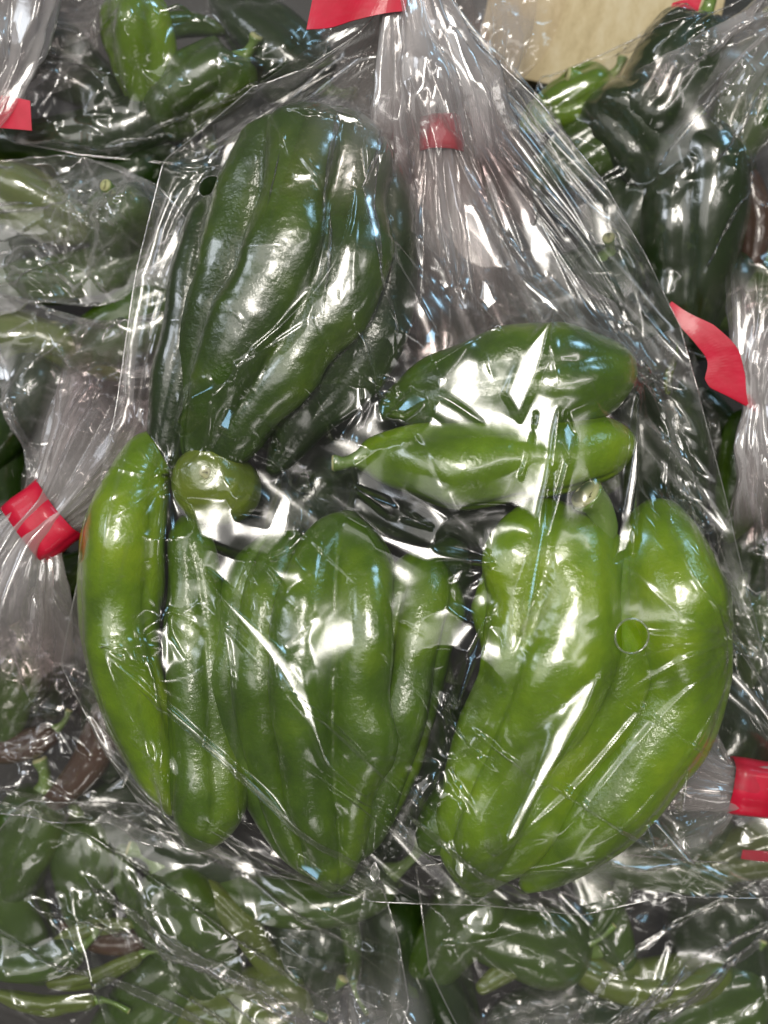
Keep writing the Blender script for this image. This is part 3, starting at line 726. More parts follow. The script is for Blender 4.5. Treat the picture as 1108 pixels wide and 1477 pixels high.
rim('vent_hole_rim', XM, hx, hy, 24, 1.5); rim('vent_hole_rim', XM, kx, ky, 17, 0.7)
# back sheet of the bag
Hn = lambda x, y: np.full(np.shape(x), -600.0)
def dropz(C, z0):
    C = C.copy(); return C
XB = film(Lc, Rc, Tc, Bc, Hn, 101, 71, neck_ratio=1.9, folds=12, slack=1.03, fold_reach=0.5, seed=11, levels=(140, 40), grav=0.0, seed_amp=4)
u = np.linspace(0, 1, XB.shape[1])[None]; v = np.linspace(0, 1, XB.shape[0])[:, None]
XB[..., 2] -= 85 * np.clip(np.sin(u * math.pi) * 2.2, 0, 1) * np.clip(np.sin(np.clip(v * 1.05 - 0.12, 0, 1) * math.pi) * 2, 0, 1)
sheet('back_film', XB, M_FILM, bag, bmain)
# inner pleats of the gathered neck
for q in range(3):
    sh = (q - 1) * 10
    pl = film(PZ([(570 + sh, -60), (566, 20), (540 + sh, 90), (470 + 30 * q, 190), (430 + 60 * q, 300)], [6, 8, 6, 0, -10]), PZ([(618 + sh, -60), (640, 20), (690 + sh, 110), (760 - 20 * q, 260), (800, 420 - 30 * q)], [6, 8, 6, 0, -10]),
              PZ([(570 + sh, -60), (618 + sh, -60)], 6), PZ([(430 + 60 * q, 300), (560, 330), (680, 380), (800, 420 - 30 * q)], -10),
              H0, 61, 61, neck_ratio=2.4, folds=8 + 2 * q, slack=1.08, fold_reach=1.1, seed=30 + q, levels=(100, 40), grav=0.05, free_bottom=True, seed_amp=3, pin_sides=False)
    o = sheet('inner_pleat', pl, M_NECK if q == 0 else M_FILM2, bag, bmain); layers(o, fade(pl, q + 5))
# creased edge of the bag
for C in (XM[:, 0], XM[:, -1], XM[-1]):
    P = C[::4]
    V, T = tube(P, 0.9)
    obj('edge_fold', mesh('edge_fold', V - bmain, T, M_SEAM), bag)
# tape: the wrapped band is above the frame, its loose end hangs into view
band('tape_band', W(594, -38, 4), math.pi / 2, 44, 26, 22, M_TAPE, bag, bmain, 1)
ribbon('tape_end', [W(588, -12, 24), W(560, -8, 26), W(520, 2, 22), W(485, 12, 12), (W(448, 14, 2))],
       [(3, 26, 3), (6, 26, 2), (9, 27, 0), (8, 27, 2), (6, 27, 4)], 0.8, M_TAPE, bag, bmain)

# ------------------------------------------------------------------ bags around and beneath
PROTO = {}
SH = {  # spine x, y, z, r along +x, stem end last (100 long); lobes, depth
    'chunky': ([(-50, 0, 0, 2), (-44, 1, 0, 9), (-28, 2, 0, 17), (-4, 1, 0, 23), (20, -1, 0, 26), (40, 0, 0, 22), (49, 0, 0, 10), (46, 0, 0, 3)], 4, .22, [(45, 0, 0), (54, 1, 2), (62, 4, 4), (68, 9, 5)], 5.0),
    'curved': ([(-50, 12, 0, 1.5), (-44, 8, 0, 6), (-25, 0, 0, 11), (0, -4, 0, 14), (25, -2, 0, 15), (44, 4, 0, 12), (50, 7, 0, 4)], 3, .15, [(47, 6, 0), (55, 10, 1), (62, 16, 3), (66, 23, 4)], 3.4),
    'slim': ([(-50, -5, 0, 2), (-46, -4, 0, 6), (-25, 2, 0, 9), (0, 5, 0, 9.5), (25, 3, 0, 8.5), (42, 0, 0, 6), (47, 0, 0, 3)], 3, .22, [(45, 0, 0), (54, 0, 1), (66, 3, 3), (78, 9, 4)], 2.6),
    'blunt': ([(-46, 0, 0, 3), (-46, 0, 0, 16), (-34, 0, 0, 26), (-8, 2, 0, 30), (18, 0, 0, 31), (38, -2, 0, 26), (47, 0, 0, 10), (44, 0, 0, 3)], 4, .18, [(43, 0, 0), (52, 1, 2), (60, 3, 5), (66, 6, 8)], 5.5),
}
def proto(kind, mat):
    key = (kind, mat.name)
    if key in PROTO: return PROTO[key]
    P, lo, de, st, sr = SH[kind]; P = np.array(P, float); sd = len(PROTO) * 3 + 1
    V, F, caps = sweep(P, 40, lo, de, sd, 0.0, sd, 1, 46)
    d = vnoise(V / 22 + sd * 7) * 0.10 + vnoise(V / 8 + sd) * 0.035
    V = V * (1 + 0 * d[:, None]) + np.c_[0 * d, d * 14, d * 14]
    me = mesh('pepper_body', V, tri(F, caps), mat); T = tri(F, caps)
    Q = np.array([[*p, sr * k] for p, k in zip(st, (2.0, 1.0, .8, 1.1))]); V2, F2, c2 = sweep(Q, 14, 4, .12, rings=16)
    ms = mesh('stem', V2, tri(F2, c2), M_STEM)
    t = Q[-1, :3] - Q[-2, :3]; t /= np.linalg.norm(t); e = Q[-1, :3]; R = Q[-1, 3]
    V3, F3, c3 = sweep(np.array([[*(e - t * .3), R * .95], [*(e + t * R * .3), R * .85], [*(e + t * R * .25), R * .4]]), 12, rings=6)
    mc = mesh('cut_end', V3, tri(F3, c3), M_CUT)
    root = bpy.data.objects.new('green_pepper', None); scene.collection.objects.link(root)
    b = obj('body', me, root); s_ = obj('stem', ms, root); c = obj('cut_end', mc, s_)
    PROTO[key] = dict(root=root, kids=(b, s_, c), V=V, T=T, used=False); return PROTO[key]
def place(kind, mat, px, py, z, ang, ln, label, group, tilt=0, roll=0, mir=1):
    p = proto(kind, mat)
    if not p['used']: p['used'] = True; r = p['root']
    else:
        r = p['root'].copy(); scene.collection.objects.link(r); b, s_, c = p['kids']
        b2 = b.copy(); scene.collection.objects.link(b2); b2.parent = r
        s2 = s_.copy(); scene.collection.objects.link(s2); s2.parent = r
        c2 = c.copy(); scene.collection.objects.link(c2); c2.parent = s2
    c = W(px, py, z); k = ln / 100.0 * (D - z) / D
    from mathutils import Euler
    r.rotation_mode = 'XYZ'; r.rotation_euler = Euler((math.radians(roll), math.radians(-tilt), math.radians(ang)))
    r.location = c * S; r.scale = (k, k * mir, k); r['label'] = label; r['category'] = 'pepper'; r['group'] = group
    M = np.array(r.rotation_euler.to_matrix()) * np.array([k, k * mir, k])[None]
    COLL.append((p['V'] @ M.T + c, p['T']))
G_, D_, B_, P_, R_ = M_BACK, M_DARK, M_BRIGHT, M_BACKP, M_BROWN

def side_bag(label, base, L_, R__, T_, B__, floor, seed, n=61, name='plastic_bag', mat=None, edge=True, cr=(6, 120), fold=None, face=None, nfold=34, fl=(80, 380), **kw):
    H = heightmap(COLL, floor, 60)
    a = dict(neck_ratio=1.9, folds=12, slack=1.06, fold_reach=0.6, levels=(160, 50), grav=0.05, sag=0.0, seed_amp=7)
    a.update(kw)
    X = film(L_, R__, T_, B__, H, n, n, seed=seed, **a)
    X = crumple(X, cr[0], cr[1], seed)
    Lw = np.zeros(X.shape[:2]); rs = np.random.default_rng(seed + 5)
    X = creases(X, (fold or []), Lw); X = creases(X, scatter(rs, X, nfold, fl[0], fl[1], 7, 3.5), Lw, True)
    X = lift(X, H, 2.0)
    if face: X = facets(X, face, H, base[2])
    b = W(*base); root = empty(name, b, label, 'plastic bag', 'clear bags of peppers')
    o = sheet('film', X, mat or M_FILM2, root, b)
    layers(o, Lw + (0 if edge else fade(X, seed)))
    if edge:
        for C in (X[:, 0], X[:, -1], X[-1]):
            V, T = tube(C[::3], 1.2); obj('edge_fold', mesh('edge_fold', V - b, T, M_SEAM), root)
    return root, b, X
def more_film(root, b, L_, R__, T_, B__, seed, mat, n=51, name='gathered_film', H=None, face=None, **kw):
    a = dict(neck_ratio=2.2, folds=14, slack=1.10, fold_reach=1.4, levels=(90, 30), grav=0.0, free_bottom=True, pin_sides=False, sag=0, seed_amp=5)
    a.update(kw)
    X = film(L_, R__, T_, B__, H or Hn, n, n, seed=seed, **a)
    X = crumple(X, 3.5, 90, seed)
    if face: X = facets(X, face, H or Hn, -75)
    o = sheet(name, X, mat, root, b); layers(o, fade(X, seed)); return X

def neck(root, b, pts, mat=None, seed=0, pleats=13):
    """film bunched into a rope of pleats that flares at both ends; pts: x, y, z, r"""
    Q = np.array([[*W(x, y, z), r] for x, y, z, r in pts])
    for q, k in enumerate((1.0, 0.72)):
        P = Q.copy(); P[:, 3] *= k
        C = spline(P, 70); seg = 150
        V, F, caps = sweep(C, seg, 0, 0, 0, 0, seed + q, 0.62, 70)
        V = V[:-2].reshape(70, seg, 3); th = np.linspace(0, 2 * math.pi, seg, endpoint=False)
        c = C[:, None, :3]; v = np.linspace(0, 1, 70)[:, None]
        g = np.sin(pleats * th[None] + 3 * np.sin(2 * th + seed)[None] + 1.6 * vnoise(np.stack(np.broadcast_arrays(np.cos(th)[None] * 2, np.sin(th)[None] * 2, v * 5 + seed), -1)))
        g2 = vnoise(np.stack(np.broadcast_arrays(np.cos(th)[None] * 5, np.sin(th)[None] * 5, v * 9 + seed + q * 7), -1))
        V = c + (V - c) * (1 + 0.24 * np.arcsin(g)[..., None] / 1.57 + 0.14 * g2[..., None])
        rag = vnoise(np.stack(np.broadcast_arrays(np.cos(th) * 7, np.sin(th) * 7, seed + 3.0 + q), -1)) * 0.5 + 0.5
        T0 = (C[0, :3] - C[6, :3]); T0 /= np.linalg.norm(T0); T1 = (C[-1, :3] - C[-7, :3]); T1 /= np.linalg.norm(T1)
        e1 = np.clip((v - 0.6) / 0.4, 0, 1) ** 2; e0 = np.clip((0.4 - v) / 0.4, 0, 1) ** 2
        V = V + (e1 * rag[None])[..., None] * T1 * C[-1, 3] * 1.3 + (e0 * rag[None])[..., None] * T0 * C[0, 3] * 1.3
        ob = obj('gathered_neck', mesh('gathered_neck', V.reshape(-1, 3) - b, gridfaces(70, seg, True), mat or M_NECK), root)
        layers(ob, (-1.0 * np.clip(np.abs(v - .5) * 2.04 + 0.35 * (rag[None] - .3) * np.abs(v - .5) * 2, 0, 1) ** 1.5) * 1.0 + 0.5 * np.clip(1 - np.abs(v - .5) * 3, 0, 1))
neck(bag, bmain, [(592, -90, 8, 60), (595, -40, 6, 36), (600, 10, 2, 44), (612, 70, -6, 62), (628, 140, -18, 84), (640, 230, -40, 96)], M_NECK, 3, 10)

# --- bag at the top left
COLL = []; g = 'green peppers in the bag at the top left'
place('chunky', B_, 208, 90, -150, 100, 190, 'bright yellow green pepper standing out in the top left bag', g, 25)
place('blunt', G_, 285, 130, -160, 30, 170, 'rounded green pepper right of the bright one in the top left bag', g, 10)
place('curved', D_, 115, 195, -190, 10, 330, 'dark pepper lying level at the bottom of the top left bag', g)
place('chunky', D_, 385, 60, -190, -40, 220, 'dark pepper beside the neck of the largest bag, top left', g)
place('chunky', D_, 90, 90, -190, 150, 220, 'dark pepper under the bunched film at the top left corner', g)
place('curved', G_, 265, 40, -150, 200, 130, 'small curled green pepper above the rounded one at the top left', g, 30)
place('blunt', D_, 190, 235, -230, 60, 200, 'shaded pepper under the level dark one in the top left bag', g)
side_bag('clear bag at the top left holding a bright yellow green pepper', (200, 100, -150),
    curve([(15, -70), (150, -110), (330, -100), (500, -60)], -150), curve([(-20, 130), (10, 200), (120, 232), (330, 250)], [-100, -150, -190, -200]),
    curve([(15, -70), (-10, 30), (-20, 130)], -80), curve([(500, -60), (470, 80), (420, 170), (330, 250)], [-160, -150, -170, -200]), -168, 41, face=[([(130, 221), (180, 209), (247, 204), (200, 219)], 2, 4, 2), ([(230, 40), (265, 25), (282, 32), (250, 46)], 0, 4, 2), ([(255, 10), (285, 22), (260, 20)], 0, 4, 2)])
b0 = bpy.data.objects[-1] if False else None
COLL_B = COLL
# bunched film of its neck and a loose tape end
root, b, X = side_bag('bunched clear film tail of a tied bag in the top left corner', (20, 60, -60),
    curve([(-60, -60), (20, -70), (110, -60), (190, -20)], -70), curve([(-60, 170), (-10, 165), (12, 130), (60, 100)], -70),
    curve([(-60, -60), (-70, 60), (-60, 170)], -60), curve([(190, -20), (150, 60), (100, 90), (60, 100)], -80), -400, 42, mat=M_NECK, neck_ratio=2.2, fold_reach=1.5, free_bottom=True, pin_sides=False, edge=False)
neck(root, b, [(-10, -80, -80, 90), (0, 0, -75, 75), (-5, 80, -70, 55), (-20, 140, -66, 40), (-50, 180, -66, 40)], M_NECK, 9, 8)
ribbon('tape_end', [W(-30, 158, -70), W(0, 161, -66), W(25, 164, -62), W(45, 167, -60)], [(3, 26, 2), (2, 24, 2), (1, 23, 2), (-1, 22, 1)], 0.8, M_TAPE, root, b)

# --- second bag down the left side
COLL = []; g = 'green peppers in the second bag down the left side'
place('blunt', G_, 178, 335, -175, 80, 150, 'round green pepper end at the right of the second bag on the left', g, 60)
place('chunky', P_, 60, 300, -185, 160, 200, 'pale olive pepper near the left frame edge under crumpled film', g)
place('curved', G_, 90, 395, -190, 10, 260, 'olive green pepper lying level at the foot of the second left bag', g)
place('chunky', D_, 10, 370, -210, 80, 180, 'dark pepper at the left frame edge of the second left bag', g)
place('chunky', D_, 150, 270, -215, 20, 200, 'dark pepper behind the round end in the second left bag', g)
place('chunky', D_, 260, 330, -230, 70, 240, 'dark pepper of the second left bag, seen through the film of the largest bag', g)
side_bag('crumpled clear bag second from the top along the left side', (80, 340, -180),
    curve([(-90, 240), (20, 228), (120, 225), (230, 270)], -128), curve([(-90, 470), (40, 440), (140, 438), (240, 415)], [-128, -135, -140, -160]),
    curve([(-90, 240), (-100, 350), (-90, 470)], -125), curve([(230, 270), (280, 330), (240, 415)], -150), -150, 43, slack=1.05, seed_amp=8, mat=M_FILM3, cr=(10, 130), fold=[([(0, 425), (60, 430), (130, 428)], 6, 10, 0), ([(0, 320), (60, 380), (110, 420)], 6, 10, 0), ([(130, 260), (110, 330), (60, 400)], 6, 10, 0)], face=[([(62, 228), (80, 232), (102, 245), (85, 240)], 0, 3, 2), ([(172, 305), (182, 310), (198, 352), (186, 340)], 2, 4, 2), ([(85, 285), (170, 288), (120, 294)], 0, 4, 2), ([(110, 330), (118, 290), (122, 310)], 2, 3, 2)])

# --- third bag on the left, neck tied with a wrapped band
COLL = []; g = 'green peppers in the third bag down the left side'
place('curved', P_, 60, 500, -190, 170, 240, 'pale green pepper lying level above the taped neck on the left', g)
place('chunky', G_, 180, 480, -200, 30, 220, 'olive pepper beside the thin dark one, third bag on the left', g)
place('chunky', D_, 20, 610, -200, 60, 220, 'dark pepper at the left frame edge above the wrapped red tape', g)
place('chunky', D_, 10, 690, -240, 100, 220, 'very dark pepper in the shade left of the taped neck', g)
root, b, X = side_bag('clear bag at the left whose neck is wrapped in shiny red tape', (80, 700, -90),
    curve([(40, 722), (30, 640), (10, 560), (-10, 470), (-30, 420)], [-80, -110, -140, -150, -160]), curve([(92, 775), (150, 735), (230, 700), (300, 620), (360, 500)], [-80, -100, -120, -140, -150]),
    curve([(40, 722), (66, 750), (92, 775)], -80), curve([(-30, 420), (60, 445), (150, 470), (260, 450), (360, 500)], [-160, -165, -150, -170, -150]), -165, 44, neck_ratio=2.1, fold_reach=0.9, folds=14, mat=M_FILM3, cr=(9, 110), face=[([(0, 482), (40, 470), (60, 474), (20, 484)], 2, 3, 2), ([(44, 456), (54, 460), (82, 500), (102, 535), (92, 530), (66, 495)], 2, 3, 1), ([(132, 452), (160, 455), (196, 478), (180, 478)], 0, 3, 2), ([(40, 482), (48, 485), (54, 508)], 2, 3, 1)])
more_film(root, b, curve([(38, 730), (90, 660), (110, 560), (120, 480)], -75), curve([(92, 778), (160, 730), (240, 690), (290, 600)], -75), curve([(38, 730), (92, 778)], -75), curve([(120, 480), (200, 500), (260, 540), (290, 600)], -80), 45, M_NECK)
more_film(root, b, curve([(30, 725), (-10, 760), (-60, 790), (-120, 850)], -70), curve([(82, 790), (80, 850), (60, 930), (90, 1020)], -70), curve([(30, 725), (82, 790)], -70), curve([(-120, 850), (-30, 930), (20, 980), (90, 1020)], -75), 46, M_NECK)
more_film(root, b, curve([(32, 735), (-10, 790), (-60, 830), (-100, 950)], -80), curve([(80, 795), (75, 860), (100, 950), (160, 1060)], -85), curve([(32, 735), (80, 795)], -80), curve([(-100, 950), (-10, 1000), (60, 1040), (160, 1060)], -95), 47, M_FILM2)
neck(root, b, [(170, 600, -90, 105), (125, 670, -80, 72), (88, 722, -74, 46), (62, 752, -72, 42), (38, 785, -72, 50), (15, 850, -74, 78), (5, 940, -80, 100)], M_NECK, 5, 8)
band('tape_band', W(62, 752, -72), math.radians(38), 52, 24, 34, M_TAPE, root, b, 2)
COLL = []; g = 'peppers in the shade of the gap below the taped neck'
place('curved', G_, 130, 815, -200, 20, 240, 'olive pepper in the dark gap just below the wrapped red tape', g)
place('chunky', D_, 60, 910, -240, 100, 260, 'dark pepper under the flared bag tail on the left', g)

# --- bag corner at the lower left, dull brown contents
COLL = []; g = 'peppers in the bag corner at the lower left'
place('curved', R_, 120, 1100, -150, 60, 190, 'brownish dried pepper in the bag corner at the lower left', g)
place('curved', R_, 10, 1075, -160, 10, 150, 'brown shrivelled pepper at the left frame edge, lower left bag corner', g)
place('chunky', G_, 20, 1010, -170, 80, 160, 'dim green pepper above the brown ones at the lower left', g)
place('chunky', D_, 180, 1010, -190, 80, 240, 'dark pepper between the brown ones and the long bright pepper', g)
side_bag('clear bag with a pointed corner at the lower left holding brown peppers', (80, 1080, -120),
    curve([(-140, 900), (-120, 1000), (-80, 1120), (0, 1172)], -110), curve([(60, 790), (110, 900), (165, 1010), (240, 1214)], [-110, -100, -90, -90]),
    curve([(-140, 900), (-40, 840), (60, 790)], -110), curve([(0, 1172), (60, 1178), (150, 1190), (240, 1214)], -95), -138, 48, slack=1.05, seed_amp=7, mat=M_FILM2, cr=(9, 100), face=[([(148, 1150), (176, 1128), (186, 1110), (178, 1142)], 2, 4, 2), ([(95, 1060), (110, 1072), (128, 1090), (112, 1088)], 2, 4, 2), ([(120, 1120), (165, 1085), (130, 1118)], 2, 3, 1), ([(10, 1092), (45, 1098), (20, 1096)], 0, 3, 2)])

CRF = [([(62, 1225), (110, 1330), (185, 1480)], 7, 14, .2), ([(0, 1330), (60, 1390), (120, 1480)], 6, 12, .1), ([(270, 1235), (400, 1310), (520, 1390)], 8, 14, .2),
       ([(405, 1370), (440, 1395), (450, 1420)], 6, 12, 0), ([(335, 1410), (345, 1450), (352, 1480)], 9, 14, .2), ([(180, 1330), (215, 1420), (230, 1480)], 5, 10, 0), ([(110, 1245), (200, 1360), (300, 1480)], 5, 9, 0),
       ([(20, 1300), (90, 1400), (150, 1480)], 5, 9, 0), ([(560, 1310), (575, 1400), (580, 1480)], 5, 9, 0), ([(590, 1310), (600, 1400), (605, 1480)], 5, 9, 0)]
# --- bag below left, slim peppers with stems
COLL = []; g = 'slim stemmed peppers in the bag at the bottom left'
place('chunky', G_, 30, 1235, -170, 70, 210, 'lumpy green pepper at the left frame edge just below the bag corner', g)
place('chunky', G_, 130, 1270, -180, 100, 200, 'lumpy green pepper second from the left frame edge, bottom left bag', g)
place('slim', G_, 205, 1305, -150, -65, 190, 'slim green pepper with its cut stem pointing down, bottom left bag', g, mir=-1)
place('slim', P_, 135, 1345, -140, 12, 130, 'slim pale pepper with a cut stem pointing right, over a brown patch', g)
place('curved', R_, 150, 1352, -155, -5, 130, 'reddish brown pepper patch among the slim green ones', g)
place('slim', P_, 140, 1400, -140, 20, 150, 'slim pale pepper whose stem tip nearly meets the downward one', g, mir=-1)
place('chunky', G_, 290, 1350, -165, 120, 240, 'broad green pepper in the middle of the bottom left bag', g)
place('slim', P_, 340, 1340, -140, -50, 230, 'light streaked slim pepper running down to the right, bottom left bag', g)
place('curved', G_, 430, 1290, -160, 5, 280, 'green pepper lying level right under the lower edge of the largest bag', g)
place('chunky', D_, 300, 1245, -200, 150, 230, 'dark pepper in the shade directly below the blunt shiny tip', g)
place('slim', G_, 500, 1345, -150, -82, 150, 'slim green pepper with a pale stem end near the bottom centre', g)
place('curved', G_, 30, 1385, -130, 5, 180, 'glossy pepper lying level at the left frame edge near the bottom', g)
place('slim', P_, 70, 1442, -115, 0, 150, 'pale pepper with a long curved stem at the bottom left corner', g, mir=-1)
place('chunky', P_, 350, 1450, -160, 10, 220, 'pale green pepper touching the bottom frame edge', g)
place('chunky', G_, 200, 1460, -180, 50, 220, 'green pepper at the bottom frame edge beside the pale curved stem', g)
place('blunt', D_, 440, 1400, -200, 80, 220, 'dark round pepper near the bunched film at the bottom centre', g)
place('chunky', G_, 20, 1320, -190, 120, 220, 'green pepper above the glossy level one at the left frame edge', g)
place('chunky', D_, 110, 1190, -240, 10, 300, 'shaded pepper right below the pointed bag corner', g)
place('chunky', D_, 560, 1400, -230, 90, 260, 'shaded pepper between the two bottom bags', g)
root, b, X = side_bag('clear bag at the bottom left full of slim stemmed peppers', (300, 1380, -150),
    curve([(470, 1560), (300, 1570), (100, 1560), (-100, 1540)], [-60, -80, -90, -100]), curve([(560, 1560), (590, 1450), (575, 1350), (540, 1240)], [-60, -70, -90, -110]),
    curve([(470, 1560), (515, 1565), (560, 1560)], -60), curve([(-100, 1540), (-90, 1300), (40, 1150), (300, 1170), (540, 1240)], [-110, -120, -110, -120, -110]), -152, 49, n=81, fold=CRF, cr=(2.5, 170), nfold=30, fl=(120, 560), face=[([(104, 1258), (128, 1310), (160, 1400), (190, 1477), (172, 1450), (140, 1380), (112, 1310)], 0, 5, 3), ([(336, 1412), (372, 1422), (358, 1452), (350, 1477), (342, 1450)], 0, 5, 3), ([(405, 1370), (440, 1393), (448, 1410), (425, 1396)], 3, 4, 2), ([(370, 1320), (440, 1350), (500, 1380), (430, 1358)], 2, 4, 2)], neck_ratio=1.9, fold_reach=0.8, folds=16, slack=1.04)
X2 = more_film(root, b, curve([(440, 1560), (400, 1500), (395, 1450)], -70), curve([(600, 1560), (580, 1450), (545, 1410)], -70), curve([(440, 1560), (600, 1560)], -60), curve([(395, 1450), (440, 1425), (490, 1405), (545, 1410)], -75), 50, M_NECK)
# --- bag below right
COLL = []; g = 'slim stemmed peppers in the bag at the bottom right'
place('chunky', G_, 650, 1350, -180, 60, 210, 'green pepper just right of the seam between the two bottom bags', g)
place('slim', P_, 765, 1392, -150, 20, 170, 'pale slim pepper with a cut stem pointing right, bottom right bag', g)
place('chunky', G_, 740, 1350, -185, -10, 230, 'green pepper behind the pale slim one in the bottom right bag', g)
place('curved', P_, 930, 1410, -170, 0, 250, 'light green pepper lying level in the bottom right bag', g)
place('curved', G_, 880, 1350, -180, 110, 200, 'green pepper standing upright under the wavy hem of the largest bag', g)
place('chunky', G_, 1000, 1460, -190, 30, 230, 'green pepper touching the bottom frame edge at the right', g)
place('blunt', D_, 1040, 1370, -230, 100, 240, 'very dark pepper at the right frame edge, bottom right bag', g)
place('chunky', D_, 820, 1460, -210, 10, 240, 'dark pepper at the bottom frame edge right of the bunched film', g)
place('chunky', D_, 640, 1450, -210, 120, 220, 'dark pepper at the bottom frame edge left of the crumpled film', g)
place('slim', G_, 880, 1300, -160, -120, 150, 'slim pepper half hidden by the hem of the largest bag', g)
root, b, X = side_bag('clear bag at the bottom right full of slim stemmed peppers', (850, 1400, -150),
    curve([(760, 1580), (680, 1520), (620, 1400), (600, 1250)], [-60, -80, -90, -110]), curve([(840, 1580), (950, 1560), (1080, 1540), (1220, 1500)], [-60, -80, -90, -110]),
    curve([(760, 1580), (800, 1590), (840, 1580)], -60), curve([(600, 1250), (800, 1230), (1000, 1240), (1240, 1260), (1220, 1500)], [-110, -110, -120, -120, -110]), -155, 52, n=81, cr=(2.5, 170), nfold=30, fl=(120, 560), fold=[([(620, 1320), (700, 1330), (800, 1345)], 8, 14, .2), ([(830, 1340), (900, 1410), (940, 1477)], 7, 12, .1), ([(1060, 1400), (1090, 1420), (1108, 1460)], 7, 12, 0), ([(760, 1310), (840, 1400), (900, 1480)], 6, 10, 0), ([(640, 1310), (660, 1400), (700, 1480)], 6, 10, 0)], neck_ratio=1.9, fold_reach=0.8, folds=16, slack=1.05)
more_film(root, b, curve([(760, 1590), (720, 1520), (690, 1470)], -70), curve([(840, 1590), (830, 1520), (800, 1440)], -70), curve([(760, 1590), (840, 1590)], -60), curve([(690, 1470), (740, 1440), (800, 1440)], -75), 53, M_NECK)

# --- bag at the top centre, its taped neck seen through the film of the largest bag
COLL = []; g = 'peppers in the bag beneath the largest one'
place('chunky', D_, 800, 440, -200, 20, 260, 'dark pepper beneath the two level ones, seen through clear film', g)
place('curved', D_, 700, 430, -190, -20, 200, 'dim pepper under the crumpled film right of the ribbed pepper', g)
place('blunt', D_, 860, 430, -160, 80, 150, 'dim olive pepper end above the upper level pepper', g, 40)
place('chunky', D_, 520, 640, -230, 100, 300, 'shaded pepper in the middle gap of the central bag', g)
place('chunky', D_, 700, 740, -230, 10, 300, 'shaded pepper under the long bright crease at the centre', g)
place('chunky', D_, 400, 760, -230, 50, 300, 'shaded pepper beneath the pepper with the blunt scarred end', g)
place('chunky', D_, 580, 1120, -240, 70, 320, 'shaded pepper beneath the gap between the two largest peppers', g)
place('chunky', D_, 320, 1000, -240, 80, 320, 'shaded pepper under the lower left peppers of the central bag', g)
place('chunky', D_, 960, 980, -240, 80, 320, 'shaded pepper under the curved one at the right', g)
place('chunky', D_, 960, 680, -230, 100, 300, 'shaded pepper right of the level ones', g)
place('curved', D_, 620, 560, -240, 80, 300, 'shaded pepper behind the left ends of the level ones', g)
root, b, X = side_bag('clear bag beneath the largest one with a red taped neck', (640, 300, -120),
    curve([(605, 205), (590, 300), (560, 420), (520, 560)], [-80, -90, -110, -130]), curve([(668, 200), (720, 280), (830, 400), (960, 520)], [-80, -90, -110, -130]),
    curve([(605, 205), (668, 200)], -80), curve([(520, 560), (680, 600), (820, 590), (960, 520)], -140), -205, 54, neck_ratio=2.2, fold_reach=0.9, folds=14, mat=M_NECK)
more_film(root, b, curve([(608, 190), (600, 100), (590, 20), (560, -90)], -70), curve([(665, 190), (720, 110), (770, 20), (790, -90)], [-75, -90, -100, -100]), curve([(608, 190), (665, 190)], -75), curve([(560, -90), (640, -80), (720, -80), (790, -90)], -80), 55, M_NECK)
more_film(root, b, curve([(608, 190), (640, 130), (650, 60), (640, -80)], -90), curve([(665, 190), (780, 200), (775, 80), (750, -90)], -95), curve([(608, 190), (665, 190)], -85), curve([(640, -80), (700, -80), (750, -90)], -100), 56, M_NECK)
neck(root, b, [(640, 60, -86, 60), (638, 130, -82, 36), (637, 196, -80, 25), (640, 260, -84, 40), (648, 340, -95, 62), (655, 460, -115, 80)], M_NECK, 6, 8)
band('tape_band', W(637, 196, -80), math.pi / 2, 32, 20, 26, M_TAPE, root, b, 3)

# --- bag at the top right
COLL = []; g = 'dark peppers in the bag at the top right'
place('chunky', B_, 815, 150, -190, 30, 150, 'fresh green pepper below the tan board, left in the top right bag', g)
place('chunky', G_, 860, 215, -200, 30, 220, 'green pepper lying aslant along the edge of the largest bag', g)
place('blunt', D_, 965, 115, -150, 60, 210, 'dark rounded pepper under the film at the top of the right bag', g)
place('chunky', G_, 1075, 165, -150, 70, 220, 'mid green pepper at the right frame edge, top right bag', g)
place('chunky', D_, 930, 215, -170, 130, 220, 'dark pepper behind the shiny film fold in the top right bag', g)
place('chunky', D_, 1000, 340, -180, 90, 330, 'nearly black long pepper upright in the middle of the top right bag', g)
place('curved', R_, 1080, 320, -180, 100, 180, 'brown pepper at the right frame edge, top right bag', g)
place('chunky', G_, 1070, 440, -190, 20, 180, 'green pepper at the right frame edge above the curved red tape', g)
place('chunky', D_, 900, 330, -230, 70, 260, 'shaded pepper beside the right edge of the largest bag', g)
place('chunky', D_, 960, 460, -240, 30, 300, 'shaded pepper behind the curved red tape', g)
place('curved', P_, 1000, 210, -150, 130, 160, 'light olive pepper crossing the upper middle of the top right bag', g)
root, b, X = side_bag('clear bag of dark peppers at the top right beside the tan board', (980, 200, -150),
    curve([(1130, -30), (1000, 30), (900, 60), (780, 110), (750, 200)], [-80, -110, -130, -150, -170]), curve([(1180, 60), (1220, 200), (1230, 350), (1200, 520)], [-80, -110, -130, -150]),
    curve([(1130, -30), (1160, 10), (1180, 60)], -80), curve([(750, 200), (850, 350), (950, 500), (1080, 540), (1200, 520)], [-170, -200, -200, -190, -150]), -172, 57, n=81, nfold=34, fl=(80, 420), mat=M_FILM, neck_ratio=2.0, fold_reach=0.8, folds=16, slack=1.05)
more_film(root, b, curve([(1130, -30), (1040, 20), (960, 60), (860, 150)], [-80, -90, -95, -110]), curve([(1180, 60), (1170, 120), (1140, 180), (1060, 210)], -95), curve([(1130, -30), (1180, 60)], -80), curve([(860, 150), (950, 130), (1060, 210)], -100), 58, M_NECK)
